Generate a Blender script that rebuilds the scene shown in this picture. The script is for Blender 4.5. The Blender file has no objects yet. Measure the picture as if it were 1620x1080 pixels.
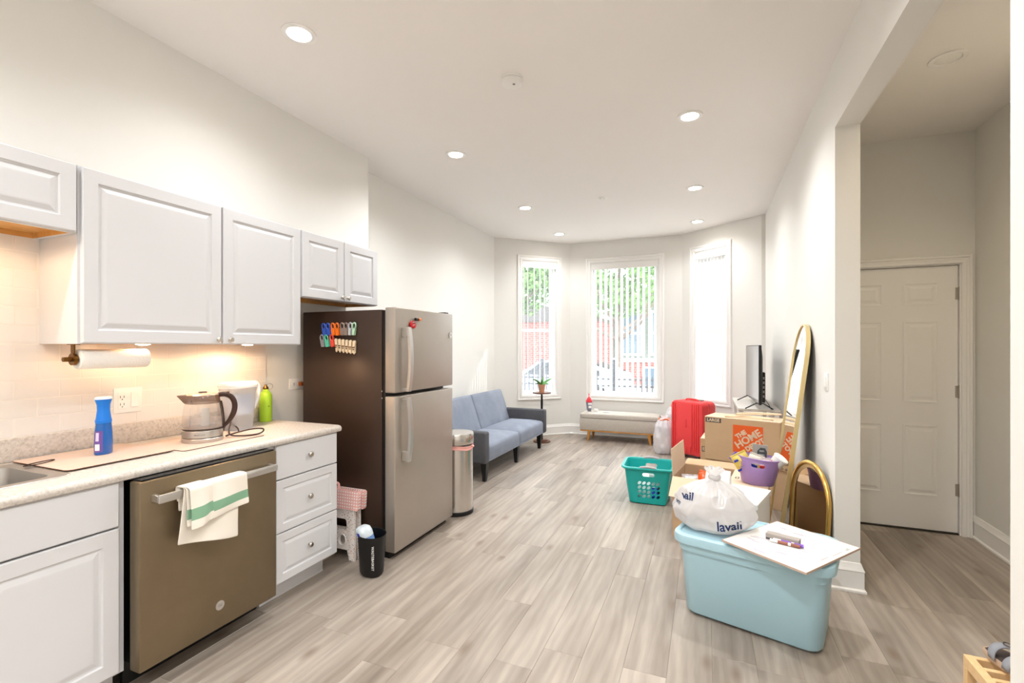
import bpy, bmesh, math, random
from mathutils import Vector, Matrix, noise
from mathutils.bvhtree import BVHTree
random.seed(7)
SC = bpy.context.scene
COL = SC.collection
PI = math.pi
R = math.radians

# ------------------------------------------------------------------ camera
cam = bpy.data.objects.new('camera', bpy.data.cameras.new('camera'))
COL.objects.link(cam)
cam.location = (0, 0, 1.41)
cam.rotation_euler = (R(90), 0, math.atan(307 / 750))
cam.data.sensor_width = 36
cam.data.lens = 750 * 36 / 1620
cam.data.shift_y = 9 / 1620
cam.data.clip_start = 0.05
SC.camera = cam

# ------------------------------------------------------------------ world, sun, exposure
SC.view_settings.view_transform = 'Standard'
SC.view_settings.look = 'None'
SC.view_settings.gamma = 1
SC.view_settings.use_curve_mapping = False
SC.view_settings.exposure = 1.97
world = bpy.data.worlds.new('sky')
SC.world = world
world.use_nodes = True
wn = world.node_tree.nodes
wn['Background'].inputs[0].default_value = (0.86, 0.94, 1.0, 1)
wn['Background'].inputs[1].default_value = 2.3
sun = bpy.data.objects.new('sun', bpy.data.lights.new('sun', 'SUN'))
COL.objects.link(sun)
sun.data.energy = 1.8
sun.data.angle = R(0.6)
sun.data.color = (1, 0.95, 0.86)
sun.rotation_euler = Vector((0.80, 0.70, 0.68)).to_track_quat('Z', 'Y').to_euler()
LAMP_W = 37.0          # recessed ceiling lights
PUCK_W = 2.1           # warm lights under the wall cabinets

# ------------------------------------------------------------------ materials
def lin(c):
    return tuple(((v / 255) / 12.92 if v / 255 <= 0.04045 else ((v / 255 + 0.055) / 1.055) ** 2.4) for v in c) + (1.0,)

def mat(name, col, rough=0.5, metal=0.0, bump=None, var=None, trans=0.0, ior=1.45, emit=None, subs=0.0, coat=0.0, stretch=None, spec=0.5, alpha=1.0):
    m = bpy.data.materials.new(name)
    m.use_nodes = True
    nt = m.node_tree
    p = nt.nodes['Principled BSDF']
    p.inputs['Base Color'].default_value = lin(col)
    p.inputs['Roughness'].default_value = rough
    p.inputs['Metallic'].default_value = metal
    p.inputs['IOR'].default_value = ior
    p.inputs['Transmission Weight'].default_value = trans
    p.inputs['Specular IOR Level'].default_value = spec
    p.inputs['Alpha'].default_value = alpha
    if coat:
        p.inputs['Coat Weight'].default_value = coat
        p.inputs['Coat Roughness'].default_value = 0.1
    if emit:
        p.inputs['Emission Color'].default_value = lin(emit[0])
        p.inputs['Emission Strength'].default_value = emit[1]
    if bump or var:
        tc = nt.nodes.new('ShaderNodeTexCoord')
        src = tc.outputs['Object']
        if stretch:
            mp = nt.nodes.new('ShaderNodeMapping')
            mp.inputs['Scale'].default_value = stretch
            nt.links.new(src, mp.inputs[0])
            src = mp.outputs[0]
    if bump:
        n = nt.nodes.new('ShaderNodeTexNoise')
        n.inputs['Scale'].default_value = bump[0]
        n.inputs['Detail'].default_value = 3
        nt.links.new(src, n.inputs['Vector'])
        b = nt.nodes.new('ShaderNodeBump')
        b.inputs['Strength'].default_value = bump[1]
        b.inputs['Distance'].default_value = bump[2] if len(bump) > 2 else 0.002
        nt.links.new(n.outputs[0], b.inputs['Height'])
        nt.links.new(b.outputs[0], p.inputs['Normal'])
    if var:
        n = nt.nodes.new('ShaderNodeTexNoise')
        n.inputs['Scale'].default_value = var[0]
        n.inputs['Detail'].default_value = 4
        n.inputs['Roughness'].default_value = 0.65
        nt.links.new(src, n.inputs['Vector'])
        r = nt.nodes.new('ShaderNodeValToRGB')
        r.color_ramp.elements[0].position = 0.32
        r.color_ramp.elements[1].position = 0.68
        r.color_ramp.elements[0].color = lin(var[1])
        r.color_ramp.elements[1].color = lin(col)
        nt.links.new(n.outputs[0], r.inputs[0])
        nt.links.new(r.outputs[0], p.inputs['Base Color'])
    return m

def thin_mat(name, col, clear, rough=0.05, gloss=0.08, mixt=.5):
    """thin clear sheet: see-through film with a little gloss and some of its own colour"""
    m = bpy.data.materials.new(name)
    m.use_nodes = True
    nt = m.node_tree
    nt.nodes.clear()
    out = nt.nodes.new('ShaderNodeOutputMaterial')
    tr = nt.nodes.new('ShaderNodeBsdfTransparent')
    di = nt.nodes.new('ShaderNodeBsdfDiffuse')
    tl = nt.nodes.new('ShaderNodeBsdfTranslucent')
    gl = nt.nodes.new('ShaderNodeBsdfGlossy')
    gl.inputs['Roughness'].default_value = rough
    for n in (di, tl):
        n.inputs['Color'].default_value = lin(col)
    a = nt.nodes.new('ShaderNodeMixShader'); a.inputs[0].default_value = mixt
    nt.links.new(di.outputs[0], a.inputs[1]); nt.links.new(tl.outputs[0], a.inputs[2])
    b = nt.nodes.new('ShaderNodeMixShader'); b.inputs[0].default_value = 1 - clear
    nt.links.new(tr.outputs[0], b.inputs[1]); nt.links.new(a.outputs[0], b.inputs[2])
    c = nt.nodes.new('ShaderNodeMixShader'); c.inputs[0].default_value = gloss
    nt.links.new(b.outputs[0], c.inputs[1]); nt.links.new(gl.outputs[0], c.inputs[2])
    nt.links.new(c.outputs[0], out.inputs[0])
    return m

def floor_mat():
    m = bpy.data.materials.new('oak_plank')
    m.use_nodes = True
    nt = m.node_tree; N = nt.nodes; L = nt.links
    p = N['Principled BSDF']
    geo = N.new('ShaderNodeNewGeometry'); oi = N.new('ShaderNodeObjectInfo')
    sc = N.new('ShaderNodeVectorMath'); sc.operation = 'SCALE'
    cb = N.new('ShaderNodeCombineXYZ'); cb.inputs[0].default_value = 31; cb.inputs[1].default_value = 17; cb.inputs[2].default_value = 53
    L.new(cb.outputs[0], sc.inputs[0]); L.new(oi.outputs['Random'], sc.inputs['Scale'])
    ad = N.new('ShaderNodeVectorMath'); ad.operation = 'ADD'
    L.new(geo.outputs['Position'], ad.inputs[0]); L.new(sc.outputs[0], ad.inputs[1])
    def tex(scale, sv, detail=4, rough=.6):
        mp = N.new('ShaderNodeMapping'); mp.inputs['Scale'].default_value = sv
        L.new(ad.outputs[0], mp.inputs[0])
        t = N.new('ShaderNodeTexNoise'); t.inputs['Scale'].default_value = scale
        t.inputs['Detail'].default_value = detail; t.inputs['Roughness'].default_value = rough
        L.new(mp.outputs[0], t.inputs['Vector'])
        return t
    fine = tex(1, (58, 3.6, 10), 6, .8)
    broad = tex(1, (9, 1.1, 4), 3, .55)
    # cathedral grain: bands across the plank warped by broad noise
    mp = N.new('ShaderNodeMapping'); mp.inputs['Scale'].default_value = (2.0, .38, 1)
    L.new(ad.outputs[0], mp.inputs[0])
    wv = N.new('ShaderNodeTexWave'); wv.inputs['Scale'].default_value = 3.2; wv.inputs['Distortion'].default_value = 7
    wv.inputs['Detail'].default_value = 3; wv.inputs['Detail Scale'].default_value = 1.2
    L.new(mp.outputs[0], wv.inputs['Vector'])
    # knots
    mk = N.new('ShaderNodeMapping'); mk.inputs['Scale'].default_value = (2.6, 1.15, 1)
    L.new(ad.outputs[0], mk.inputs[0])
    vo = N.new('ShaderNodeTexVoronoi'); vo.inputs['Scale'].default_value = 1.0; vo.voronoi_dimensions = '2D'
    L.new(mk.outputs[0], vo.inputs['Vector'])
    kr = N.new('ShaderNodeValToRGB')
    kr.color_ramp.elements[0].position = 0.012; kr.color_ramp.elements[0].color = (1, 1, 1, 1)
    kr.color_ramp.elements[1].position = 0.085; kr.color_ramp.elements[1].color = (0, 0, 0, 1)
    L.new(vo.outputs['Distance'], kr.inputs[0])
    base = N.new('ShaderNodeValToRGB')
    e = base.color_ramp.elements
    e[0].position = .25; e[0].color = lin((130, 117, 105)); e[1].position = .72; e[1].color = lin((180, 168, 156))
    L.new(broad.outputs[0], base.inputs[0])
    tone = N.new('ShaderNodeMapRange'); tone.inputs['To Min'].default_value = .86; tone.inputs['To Max'].default_value = 1.08
    L.new(oi.outputs['Random'], tone.inputs[0])
    mt = N.new('ShaderNodeVectorMath'); mt.operation = 'SCALE'
    L.new(base.outputs[0], mt.inputs[0]); L.new(tone.outputs[0], mt.inputs['Scale'])
    def mul(prev, fac_socket, lo, hi):
        mr = N.new('ShaderNodeMapRange'); mr.inputs['From Min'].default_value = .25; mr.inputs['From Max'].default_value = .75
        mr.inputs['To Min'].default_value = lo; mr.inputs['To Max'].default_value = hi
        L.new(fac_socket, mr.inputs[0])
        s = N.new('ShaderNodeVectorMath'); s.operation = 'SCALE'
        L.new(prev, s.inputs[0]); L.new(mr.outputs[0], s.inputs['Scale'])
        return s.outputs[0]
    c = mul(mt.outputs[0], fine.outputs[0], .92, 1.04)
    c = mul(c, wv.outputs[0], .92, 1.03)
    mx = N.new('ShaderNodeMix'); mx.data_type = 'RGBA'
    kf = N.new('ShaderNodeMath'); kf.operation = 'MULTIPLY'; kf.inputs[1].default_value = .65
    L.new(kr.outputs[0], kf.inputs[0]); L.new(kf.outputs[0], mx.inputs[0])
    L.new(c, mx.inputs[6]); mx.inputs[7].default_value = lin((110, 90, 74))
    L.new(mx.outputs[2], p.inputs['Base Color'])
    p.inputs['Roughness'].default_value = .42
    b = N.new('ShaderNodeBump'); b.inputs['Strength'].default_value = .25; b.inputs['Distance'].default_value = .0015
    L.new(fine.outputs[0], b.inputs['Height']); L.new(b.outputs[0], p.inputs['Normal'])
    return m

def speck_mat():
    m = bpy.data.materials.new('speckled_laminate')
    m.use_nodes = True
    nt = m.node_tree; N = nt.nodes; L = nt.links
    p = N['Principled BSDF']
    tc = N.new('ShaderNodeTexCoord')
    a = N.new('ShaderNodeTexNoise'); a.inputs['Scale'].default_value = 75; a.inputs['Detail'].default_value = 6; a.inputs['Roughness'].default_value = .75
    L.new(tc.outputs['Object'], a.inputs['Vector'])
    r = N.new('ShaderNodeValToRGB'); e = r.color_ramp.elements
    e[0].position = .30; e[0].color = lin((158, 150, 142)); e[1].position = .64; e[1].color = lin((214, 206, 198))
    n = r.color_ramp.elements.new(.47); n.color = lin((198, 189, 180))
    L.new(a.outputs[0], r.inputs[0])
    L.new(r.outputs[0], p.inputs['Base Color'])
    p.inputs['Roughness'].default_value = .38
    return m

def brick_mat():
    m = bpy.data.materials.new('red_brick')
    m.use_nodes = True
    nt = m.node_tree; N = nt.nodes; L = nt.links
    p = N['Principled BSDF']
    tc = N.new('ShaderNodeTexCoord')
    mp = N.new('ShaderNodeMapping'); mp.inputs['Rotation'].default_value = (R(90), 0, 0)
    L.new(tc.outputs['Object'], mp.inputs[0])
    b = N.new('ShaderNodeTexBrick'); b.inputs['Scale'].default_value = 2.2
    b.inputs['Color1'].default_value = lin((170, 84, 76)); b.inputs['Color2'].default_value = lin((150, 70, 62)); b.inputs['Mortar'].default_value = lin((180, 150, 140))
    L.new(mp.outputs[0], b.inputs['Vector'])
    L.new(b.outputs[0], p.inputs['Base Color'])
    p.inputs['Roughness'].default_value = .9
    return m

def dots_mat(name, base, dots, scale, radius, rough=.4):
    m = bpy.data.materials.new(name)
    m.use_nodes = True
    nt = m.node_tree; N = nt.nodes; L = nt.links
    p = N['Principled BSDF']
    tc = N.new('ShaderNodeTexCoord')
    v = N.new('ShaderNodeTexVoronoi'); v.inputs['Scale'].default_value = scale; v.inputs['Randomness'].default_value = 1.0 if len(dots) > 1 else 0.0
    if len(dots) == 1:
        mp = N.new('ShaderNodeMapping'); mp.inputs['Rotation'].default_value = (R(90), 0, 0); v.voronoi_dimensions = '2D'
        L.new(tc.outputs['Object'], mp.inputs[0]); L.new(mp.outputs[0], v.inputs['Vector'])
    else:
        L.new(tc.outputs['Object'], v.inputs['Vector'])
    r = N.new('ShaderNodeValToRGB'); r.color_ramp.interpolation = 'CONSTANT'
    r.color_ramp.elements[0].color = (1, 1, 1, 1); r.color_ramp.elements[1].position = radius; r.color_ramp.elements[1].color = (0, 0, 0, 1)
    L.new(v.outputs['Distance'], r.inputs[0])
    pick = N.new('ShaderNodeValToRGB'); pick.color_ramp.interpolation = 'CONSTANT'
    pick.color_ramp.elements[0].color = lin(dots[0])
    for i, d in enumerate(dots[1:]):
        e = pick.color_ramp.elements[1] if i == 0 else pick.color_ramp.elements.new(.9)
        e.position = (i + 1) / len(dots); e.color = lin(d)
    if len(dots) == 1:
        pick.color_ramp.elements[1].color = lin(dots[0])
    sp = N.new('ShaderNodeSeparateColor'); L.new(v.outputs['Color'], sp.inputs[0]); L.new(sp.outputs[0], pick.inputs[0])
    mx = N.new('ShaderNodeMix'); mx.data_type = 'RGBA'
    L.new(r.outputs[0], mx.inputs[0]); mx.inputs[6].default_value = lin(base); L.new(pick.outputs[0], mx.inputs[7])
    L.new(mx.outputs[2], p.inputs['Base Color']); p.inputs['Roughness'].default_value = rough
    return m

MW = mat('wall_paint', (233, 231, 226), .8)
MCEIL = mat('ceiling_paint', (243, 239, 235), .9)
MTRIM = mat('white_trim_paint', (243, 241, 238), .4)
MFLOOR = floor_mat()
MBASE = mat('subfloor', (180, 165, 148), .7)
MCAB = mat('white_cabinet', (216, 216, 219), .42)
MMAPLE = mat('maple_underside', (222, 170, 100), .5, var=(6, (205, 150, 82)), stretch=(8, 1, 1))
MTILE = mat('white_glazed_tile', (232, 226, 220), .2)
MGROUT = mat('grout', (238, 231, 223), .9)
MTOP = speck_mat()
MSTEEL = mat('brushed_steel', (196, 192, 188), .32, 1.0, bump=(30, .05), stretch=(1, 40, 1))
MNICK = mat('brushed_nickel', (190, 184, 176), .3, 1.0)
MSLATE = mat('slate_metal', (176, 167, 157), .38, .6, var=(2, (170, 161, 151)))
MSLATEWARM = mat('slate_metal_warm_lit', (140, 124, 100), .38, .8, var=(2.5, (130, 114, 91)))  # fridge finish again, browned to put the warm light into its colour
MHAND = mat('pale_metal_handle', (205, 203, 200), .3, .9)
MDARK = mat('dark_fridge_side', (60, 43, 33), .38, .2, bump=(420, .12, .001))
MBLK = mat('black_plastic', (14, 14, 15), .45)
MBLKG = mat('black_gloss', (10, 10, 11), .12)
MWP = mat('white_plastic', (240, 239, 235), .4)
MGLASS = mat('clear_glass', (255, 255, 255), 0.0, trans=1.0, ior=1.45)
MPANE = thin_mat('window_pane', (250, 251, 252), .972, .02, .04)  # faint white in the glass stands in for glare bleaching the view
MSLAT = thin_mat('blind_vinyl', (243, 242, 240), .0, .4, .03, .27)
MBRASS = mat('aged_brass', (120, 84, 40), .3, 1.0)
MGOLD = mat('gold_frame', (214, 176, 100), .25, 1.0)
MPGOLD = mat('pale_gold_frame', (226, 205, 152), .35, .8)
MMIR = mat('mirror_silver', (238, 240, 240), 0.0, 1.0)
MCARD = mat('cardboard', (205, 172, 136), .85, bump=(60, .1), var=(3, (197, 163, 128)))
MCARDL = mat('cardboard_edge', (224, 199, 170), .85)
MORG = mat('orange_print', (232, 96, 34), .7)
MINK = mat('grey_ink', (84, 78, 74), .7)
MLAMP = mat('lamp_lens', (255, 255, 255), .5, emit=((255, 246, 232), 14))
MPUCK = mat('warm_lamp_lens', (255, 255, 255), .5, emit=((255, 222, 176), 12))
MBLUEBIN = mat('pale_blue_plastic', (172, 208, 222), .38)
MTEAL = mat('teal_plastic', (20, 172, 168), .35)
MPURP = mat('lilac_plastic', (170, 138, 196), .35)
MRED = mat('red_suitcase_shell', (234, 68, 70), .48)
MSOFA = mat('grey_sofa_velvet', (139, 146, 160), .95, bump=(200, .25), var=(5, (127, 134, 148)))
MSOFAD = mat('charcoal_sofa_fabric', (88, 88, 92), .95, bump=(260, .3), var=(8, (78, 78, 83)))
MLINEN = mat('beige_linen', (196, 188, 178), .95, bump=(300, .4), var=(60, (184, 176, 166)))
MOAK = mat('honey_oak', (206, 148, 76), .45, var=(5, (190, 130, 60)), stretch=(1, 8, 8))
MPINE = mat('pale_pine', (242, 208, 160), .5, var=(6, (234, 194, 140)), stretch=(8, 8, 1))
MWAL = mat('walnut', (110, 66, 44), .4, var=(6, (90, 52, 34)))
MBAG = thin_mat('white_poly_bag', (238, 236, 236), .06, .25, .07)
MCLEARBAG = thin_mat('clear_poly_bag', (246, 246, 249), .22, .15, .1)
MPAPER = mat('white_paper', (240, 238, 236), .7)
MNAVY = mat('navy_print', (16, 44, 92), .6)
MLIME = mat('lime_enamel', (176, 222, 60), .3)
MCLOTH = mat('cream_towel_cotton', (240, 232, 220), .95, bump=(350, .3))
MGRN = mat('sage_green_stripe', (130, 172, 142), .95, bump=(350, .3))
MPINK = dots_mat('pink_dotted_plastic', (240, 184, 176), [(252, 246, 244)], 52, .27)
MTERR = dots_mat('terrazzo_plastic', (240, 232, 226), [(214, 110, 92), (120, 110, 104), (236, 160, 140), (90, 84, 80)], 75, .24)
MPNK = mat('pink_plastic', (236, 176, 168), .4)
MBLUEP = mat('blue_clear_bottle', (24, 116, 214), .1, trans=.45, coat=.5)
MBLUE2 = mat('blue_sprayer', (30, 120, 216), .3)
MSKIN = mat('wood_look_mat', (214, 190, 174), .5, var=(4, (206, 182, 164)), stretch=(14, 1.2, 1))
MLEAF = mat('orchid_leaf', (92, 148, 76), .4)
MTERRA = mat('terracotta', (206, 152, 122), .8)
MCORD = mat('dark_cord', (60, 36, 28), .5)
MHB = mat('brown_kettle_plastic', (58, 34, 26), .35)
MBROWNT = thin_mat('smoky_kettle_collar', (120, 88, 70), .25, .1, .1)
MKGLASS = thin_mat('kettle_glass', (236, 226, 220), .88, .03, .12)
MWATER = thin_mat('kettle_water', (220, 206, 200), .75, .02, .1)
MPITCH = thin_mat('pitcher_plastic', (232, 236, 246), .55, .05, .1)
MPITCHW = mat('pitcher_white', (246, 244, 244), .3)
MLIDC = thin_mat('clear_lid', (214, 220, 222), .35, .1, .12)
MGREY = mat('mid_grey', (150, 146, 142), .7)
MSUEDE = mat('grey_suede_strap', (150, 152, 160), .9, bump=(200, .3))
MCORK = mat('sandal_cork_sole', (196, 170, 148), .85)
MDKFELT = mat('sandal_footbed', (84, 72, 70), .9)

# ------------------------------------------------------------------ helpers
ORG = {}
X3, Y3, Z3 = Vector((1, 0, 0)), Vector((0, 1, 0)), Vector((0, 0, 1))

class B:
    """collects shapes for ONE mesh object"""
    def __init__(self):
        self.bm = bmesh.new()
    def _faces(self, rings, closed=True):
        fs = []
        n = len(rings[0])
        for a, b in zip(rings, rings[1:]):
            for k in range(n if closed else n - 1):
                q = [a[k], a[(k + 1) % n], b[(k + 1) % n], b[k]]
                try:
                    fs.append(self.bm.faces.new(q))
                except ValueError:
                    pass
        return fs
    def box(self, x0, x1, y0, y1, z0, z1, bev=0.0, seg=1, mtx=None):
        r = bmesh.ops.create_cube(self.bm, size=1)
        vs = r['verts']
        for v in vs:
            v.co = Vector(((x0 + x1) / 2 + v.co.x * (x1 - x0), (y0 + y1) / 2 + v.co.y * (y1 - y0), (z0 + z1) / 2 + v.co.z * (z1 - z0)))
        if bev:
            es = list({e for v in vs for e in v.link_edges})
            rr = bmesh.ops.bevel(self.bm, geom=es, offset=bev, segments=seg, affect='EDGES', profile=.5)
            vs = list({v for f in rr['faces'] for v in f.verts} | {v for v in vs if v.is_valid})
        if mtx:
            for v in vs:
                v.co = mtx @ v.co
        return self
    def loft(self, rings, cap0=True, cap1=True, closed=True):
        rv = [[self.bm.verts.new(p) for p in r] for r in rings]
        self._faces(rv, closed)
        if cap0 and len(rv[0]) > 2:
            self.bm.faces.new(list(reversed(rv[0])))
        if cap1 and len(rv[-1]) > 2:
            self.bm.faces.new(rv[-1])
        return self
    def lathe(self, prof, n=24, c=(0, 0, 0), sx=1, sy=1, cap0=True, cap1=True):
        rings = [[Vector((c[0] + r * sx * math.cos(2 * PI * k / n), c[1] + r * sy * math.sin(2 * PI * k / n), c[2] + z)) for k in range(n)] for r, z in prof]
        return self.loft(rings, cap0, cap1)
    def cyl(self, p0, p1, r0, r1=None, n=14, cap=True):
        r1 = r0 if r1 is None else r1
        p0, p1 = Vector(p0), Vector(p1)
        d = (p1 - p0).normalized()
        a = d.orthogonal().normalized(); b = d.cross(a)
        ring = lambda p, r: [p + a * r * math.cos(2 * PI * k / n) + b * r * math.sin(2 * PI * k / n) for k in range(n)]
        return self.loft([ring(p0, r0), ring(p1, r1)], cap, cap)
    def tube(self, pts, r, n=8, closed=False, flat=1.0):
        pts = [Vector(p) for p in pts]
        m = len(pts)
        rings = []
        prev = None
        for i, p in enumerate(pts):
            if closed:
                t = (pts[(i + 1) % m] - pts[i - 1]).normalized()
            else:
                t = (pts[min(i + 1, m - 1)] - pts[max(i - 1, 0)]).normalized()
            a = t.orthogonal().normalized() if prev is None else (prev - t * prev.dot(t)).normalized()
            prev = a
            b = t.cross(a)
            rr = r[i] if isinstance(r, (list, tuple)) else r
            rings.append([p + a * rr * math.cos(2 * PI * k / n) + b * rr * flat * math.sin(2 * PI * k / n) for k in range(n)])
        if closed:
            rv = [[self.bm.verts.new(q) for q in g] for g in rings]
            self._faces(rv + [rv[0]])
            return self
        return self.loft(rings)
    def prism(self, poly, o, u, v, w):
        """polygon in the plane (o; u, v), extruded by the vector w"""
        o, u, v, w = Vector(o), Vector(u), Vector(v), Vector(w)
        a = [o + u * x + v * y for x, y in poly]
        return self.loft([a, [p + w for p in a]])
    def nested(self, o, u, v, n, w, h, rings, back=True):
        """raised or recessed panel: nested rectangles (inset, height)"""
        o, u, v, n = Vector(o), Vector(u), Vector(v), Vector(n)
        rr = [[o + u * x + v * y + n * d for x, y in ((i, i), (w - i, i), (w - i, h - i), (i, h - i))] for i, d in rings]
        return self.loft(rr, back, True)
    def grid(self, f, nu, nv, closed_u=False):
        vs = [[self.bm.verts.new(f(i / nu, j / nv)) for i in range(nu if closed_u else nu + 1)] for j in range(nv + 1)]
        self._faces(vs, closed_u)
        return self
    def sphere(self, c, r, sc=(1, 1, 1), n=12):
        rr = bmesh.ops.create_uvsphere(self.bm, u_segments=n, v_segments=max(6, n * 2 // 3), radius=r)
        for v in rr['verts']:
            v.co = Vector((c[0] + v.co.x * sc[0], c[1] + v.co.y * sc[1], c[2] + v.co.z * sc[2]))
        return self
    def xf(self, m):
        bmesh.ops.transform(self.bm, matrix=m, verts=self.bm.verts)
        return self
    def mesh(self, name):
        bmesh.ops.recalc_face_normals(self.bm, faces=self.bm.faces)
        me = bpy.data.meshes.new(name)
        self.bm.to_mesh(me)
        self.bm.free()
        return me
    def done(self, name, mats, parent=None, smooth=None, world=True, label=None, kind=None, cuts=None, solid=0.0):
        """link as ONE object; with world=True the vertices are in world coordinates and are moved into the parent's frame"""
        if world and parent is not None:
            bmesh.ops.translate(self.bm, vec=-ORG[parent.name], verts=self.bm.verts)
        me = self.mesh(name)
        mats = mats if isinstance(mats, (list, tuple)) else [mats]
        for m in mats:
            me.materials.append(m)
        if solid or cuts:
            me = cut_mesh(me, cuts, solid, -ORG[parent.name] if (world and parent is not None) else Vector())
        if smooth is not None:
            me.polygons.foreach_set('use_smooth', [True] * len(me.polygons))
            me.set_sharp_from_angle(angle=R(smooth))
        o = bpy.data.objects.new(name, me)
        COL.objects.link(o)
        if parent is not None:
            o.parent = parent
            ORG[o.name] = ORG[parent.name]
        else:
            ORG[o.name] = Vector()
        if label: o['label'] = label
        if kind: o['kind'] = kind
        return o

def cut_mesh(me, cutters, solid, off):
    o = bpy.data.objects.new('tmp', me); COL.objects.link(o)
    if solid:
        md = o.modifiers.new('s', 'SOLIDIFY'); md.thickness = solid; md.offset = 0
    c = None
    if cutters is not None:
        bmesh.ops.translate(cutters.bm, vec=off, verts=cutters.bm.verts)
        c = bpy.data.objects.new('tmpc', cutters.mesh('c')); COL.objects.link(c)
        md = o.modifiers.new('b', 'BOOLEAN'); md.operation = 'DIFFERENCE'; md.object = c; md.solver = 'EXACT'; md.use_self = True
    dg = bpy.context.evaluated_depsgraph_get()
    dg.update()
    out = bpy.data.meshes.new_from_object(o.evaluated_get(dg), depsgraph=dg)
    bpy.data.objects.remove(o)
    if c: bpy.data.objects.remove(c)
    return out

def tag(o, label, cat, group=None):
    o['label'] = label; o['category'] = cat
    if group: o['group'] = group
    return o

def thing(name, label, cat, loc=(0, 0, 0), rot=(0, 0, 0), group=None):
    o = bpy.data.objects.new(name, None)
    COL.objects.link(o)
    o.empty_display_size = .05
    o.location = loc
    o.rotation_euler = rot if isinstance(rot, (tuple, list)) else (0, 0, rot)
    ORG[o.name] = Vector(loc)
    return tag(o, label, cat, group)

def frame(name, loc, rotz):
    """root of a piece of the setting"""
    o = bpy.data.objects.new(name, None)
    COL.objects.link(o)
    o.location = loc; o.rotation_euler = (0, 0, rotz)
    ORG[o.name] = Vector(loc)
    o['kind'] = 'structure'
    return o

def dup(root, loc, label, rotz=None):
    r = root.copy(); COL.objects.link(r)
    r.location = loc
    if rotz is not None: r.rotation_euler = (0, 0, rotz)
    r['label'] = label
    ORG[r.name] = Vector(loc)
    for ch in list(root.children):
        c = ch.copy(); COL.objects.link(c); c.parent = r
        for g in list(ch.children):
            d = g.copy(); COL.objects.link(d); d.parent = c
    return r

def struct(b, name, m, parent=None, **k):
    o = b.done(name, m, parent, **k)
    o['kind'] = 'structure'
    return o

def rrect(w, d, r, z=0, c=(0, 0), seg=5):
    pts = []
    r = min(r, w / 2 - 1e-4, d / 2 - 1e-4)
    for (sx, sy, a0) in ((1, 1, 0), (-1, 1, 90), (-1, -1, 180), (1, -1, 270)):
        for k in range(seg + 1):
            a = R(a0 + 90 * k / seg)
            pts.append(Vector((c[0] + sx * (w / 2 - r) + r * math.cos(a), c[1] + sy * (d / 2 - r) + r * math.sin(a), z)))
    return pts

def ell(a, b, z, n=28, c=(0, 0)):
    return [Vector((c[0] + a * math.cos(2 * PI * k / n), c[1] + b * math.sin(2 * PI * k / n), z)) for k in range(n)]

def text_mesh(s, size, depth=.0006, bold=.0, align='CENTER'):
    cu = bpy.data.curves.new('t', 'FONT')
    cu.body = s; cu.size = size; cu.extrude = depth; cu.offset = bold
    cu.align_x = align; cu.align_y = 'CENTER'
    cu.resolution_u = 3
    o = bpy.data.objects.new('t', cu); COL.objects.link(o)
    dg = bpy.context.evaluated_depsgraph_get(); dg.update()
    me = bpy.data.meshes.new_from_object(o.evaluated_get(dg), depsgraph=dg)
    bpy.data.objects.remove(o)
    return me

def text(s, size, m, parent, o, u, v, name='lettering', world=True, bold=0, depth=.0006, align='CENTER', warp=None, label=None):
    """lettering in the plane (o; u, v)"""
    me = text_mesh(s, size, depth, bold, align)
    o, u, v = Vector(o), Vector(u).normalized(), Vector(v).normalized()
    n = u.cross(v)
    off = ORG[parent.name] if (world and parent is not None) else Vector()
    for vt in me.vertices:
        c = vt.co.copy()
        vt.co = (warp(c) if warp else o + u * c.x + v * c.y + n * c.z) - off
    me.materials.clear(); me.materials.append(m)
    ob = bpy.data.objects.new(name, me); COL.objects.link(ob)
    ob.parent = parent
    ORG[ob.name] = ORG[parent.name] if parent is not None else Vector()
    if label: ob['label'] = label
    return ob

DOOR = [(0, 0), (0, .016), (.004, .020), (.056, .020), (.061, .013), (.068, .0125), (.088, .0185), (.094, .019)]
SLAB = [(0, 0), (0, .015), (.005, .020)]

# ================================================================== THE SETTING
CZ = 3.10                      # main ceiling
KX, LX, RX = -2.79, -3.02, 0.70
PA, PB, PC, PD = (-3.02, 6.65), (-2.06, 7.55), (-.33, 7.55), (.655, 6.80)

# floor: slab + single planks
fl = struct(B().box(-3.3, 2.0, -2.8, 8.0, -.12, -.004), 'floor', MBASE)
pm = B().box(-.5, .5, -.5, .5, -.004, 0, 0).mesh('plank')
def plank_mesh(w, l):
    b = B().box(-w / 2, w / 2, -l / 2, l / 2, -.0045, 0)
    top = [e for e in b.bm.edges if all(abs(v.co.z) < 1e-6 for v in e.verts)]
    bmesh.ops.bevel(b.bm, geom=top, offset=.0016, segments=1, affect='EDGES')
    me = b.mesh('plank'); me.materials.append(MFLOOR)
    return me
PW, PL = .182, 1.22
full = plank_mesh(PW, PL)
cache = {}
rng = random.Random(3)
ix = 0
x = 1.845
while x > -3.0:
    xc = x - PW / 2
    y0 = .15 if xc > -2.3 else 3.40
    y1 = 4.56 if xc > .78 else (7.56 if xc > -2.1 else 7.2)
    ys = y0 - rng.random() * 1.0
    while ys < y1:
        a, c = max(ys, y0), min(ys + PL, y1)
        if c - a > .04:
            key = round(c - a, 2)
            me = full if abs(c - a - PL) < .005 else cache.setdefault(key, plank_mesh(PW, c - a))
            o = bpy.data.objects.new('plank', me); COL.objects.link(o)
            o.location = (xc, (a + c) / 2, 0); o.parent = fl
        ys += PL
    x -= PW

# ceilings
struct(B().box(-3.3, RX + .123, -2.8, 8.0, CZ, CZ + .15), 'ceiling', MCEIL)
struct(B().box(RX + .123, 2.0, -2.8, 4.7, 3.02, 3.25), 'ceiling_hall', MCEIL)

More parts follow.
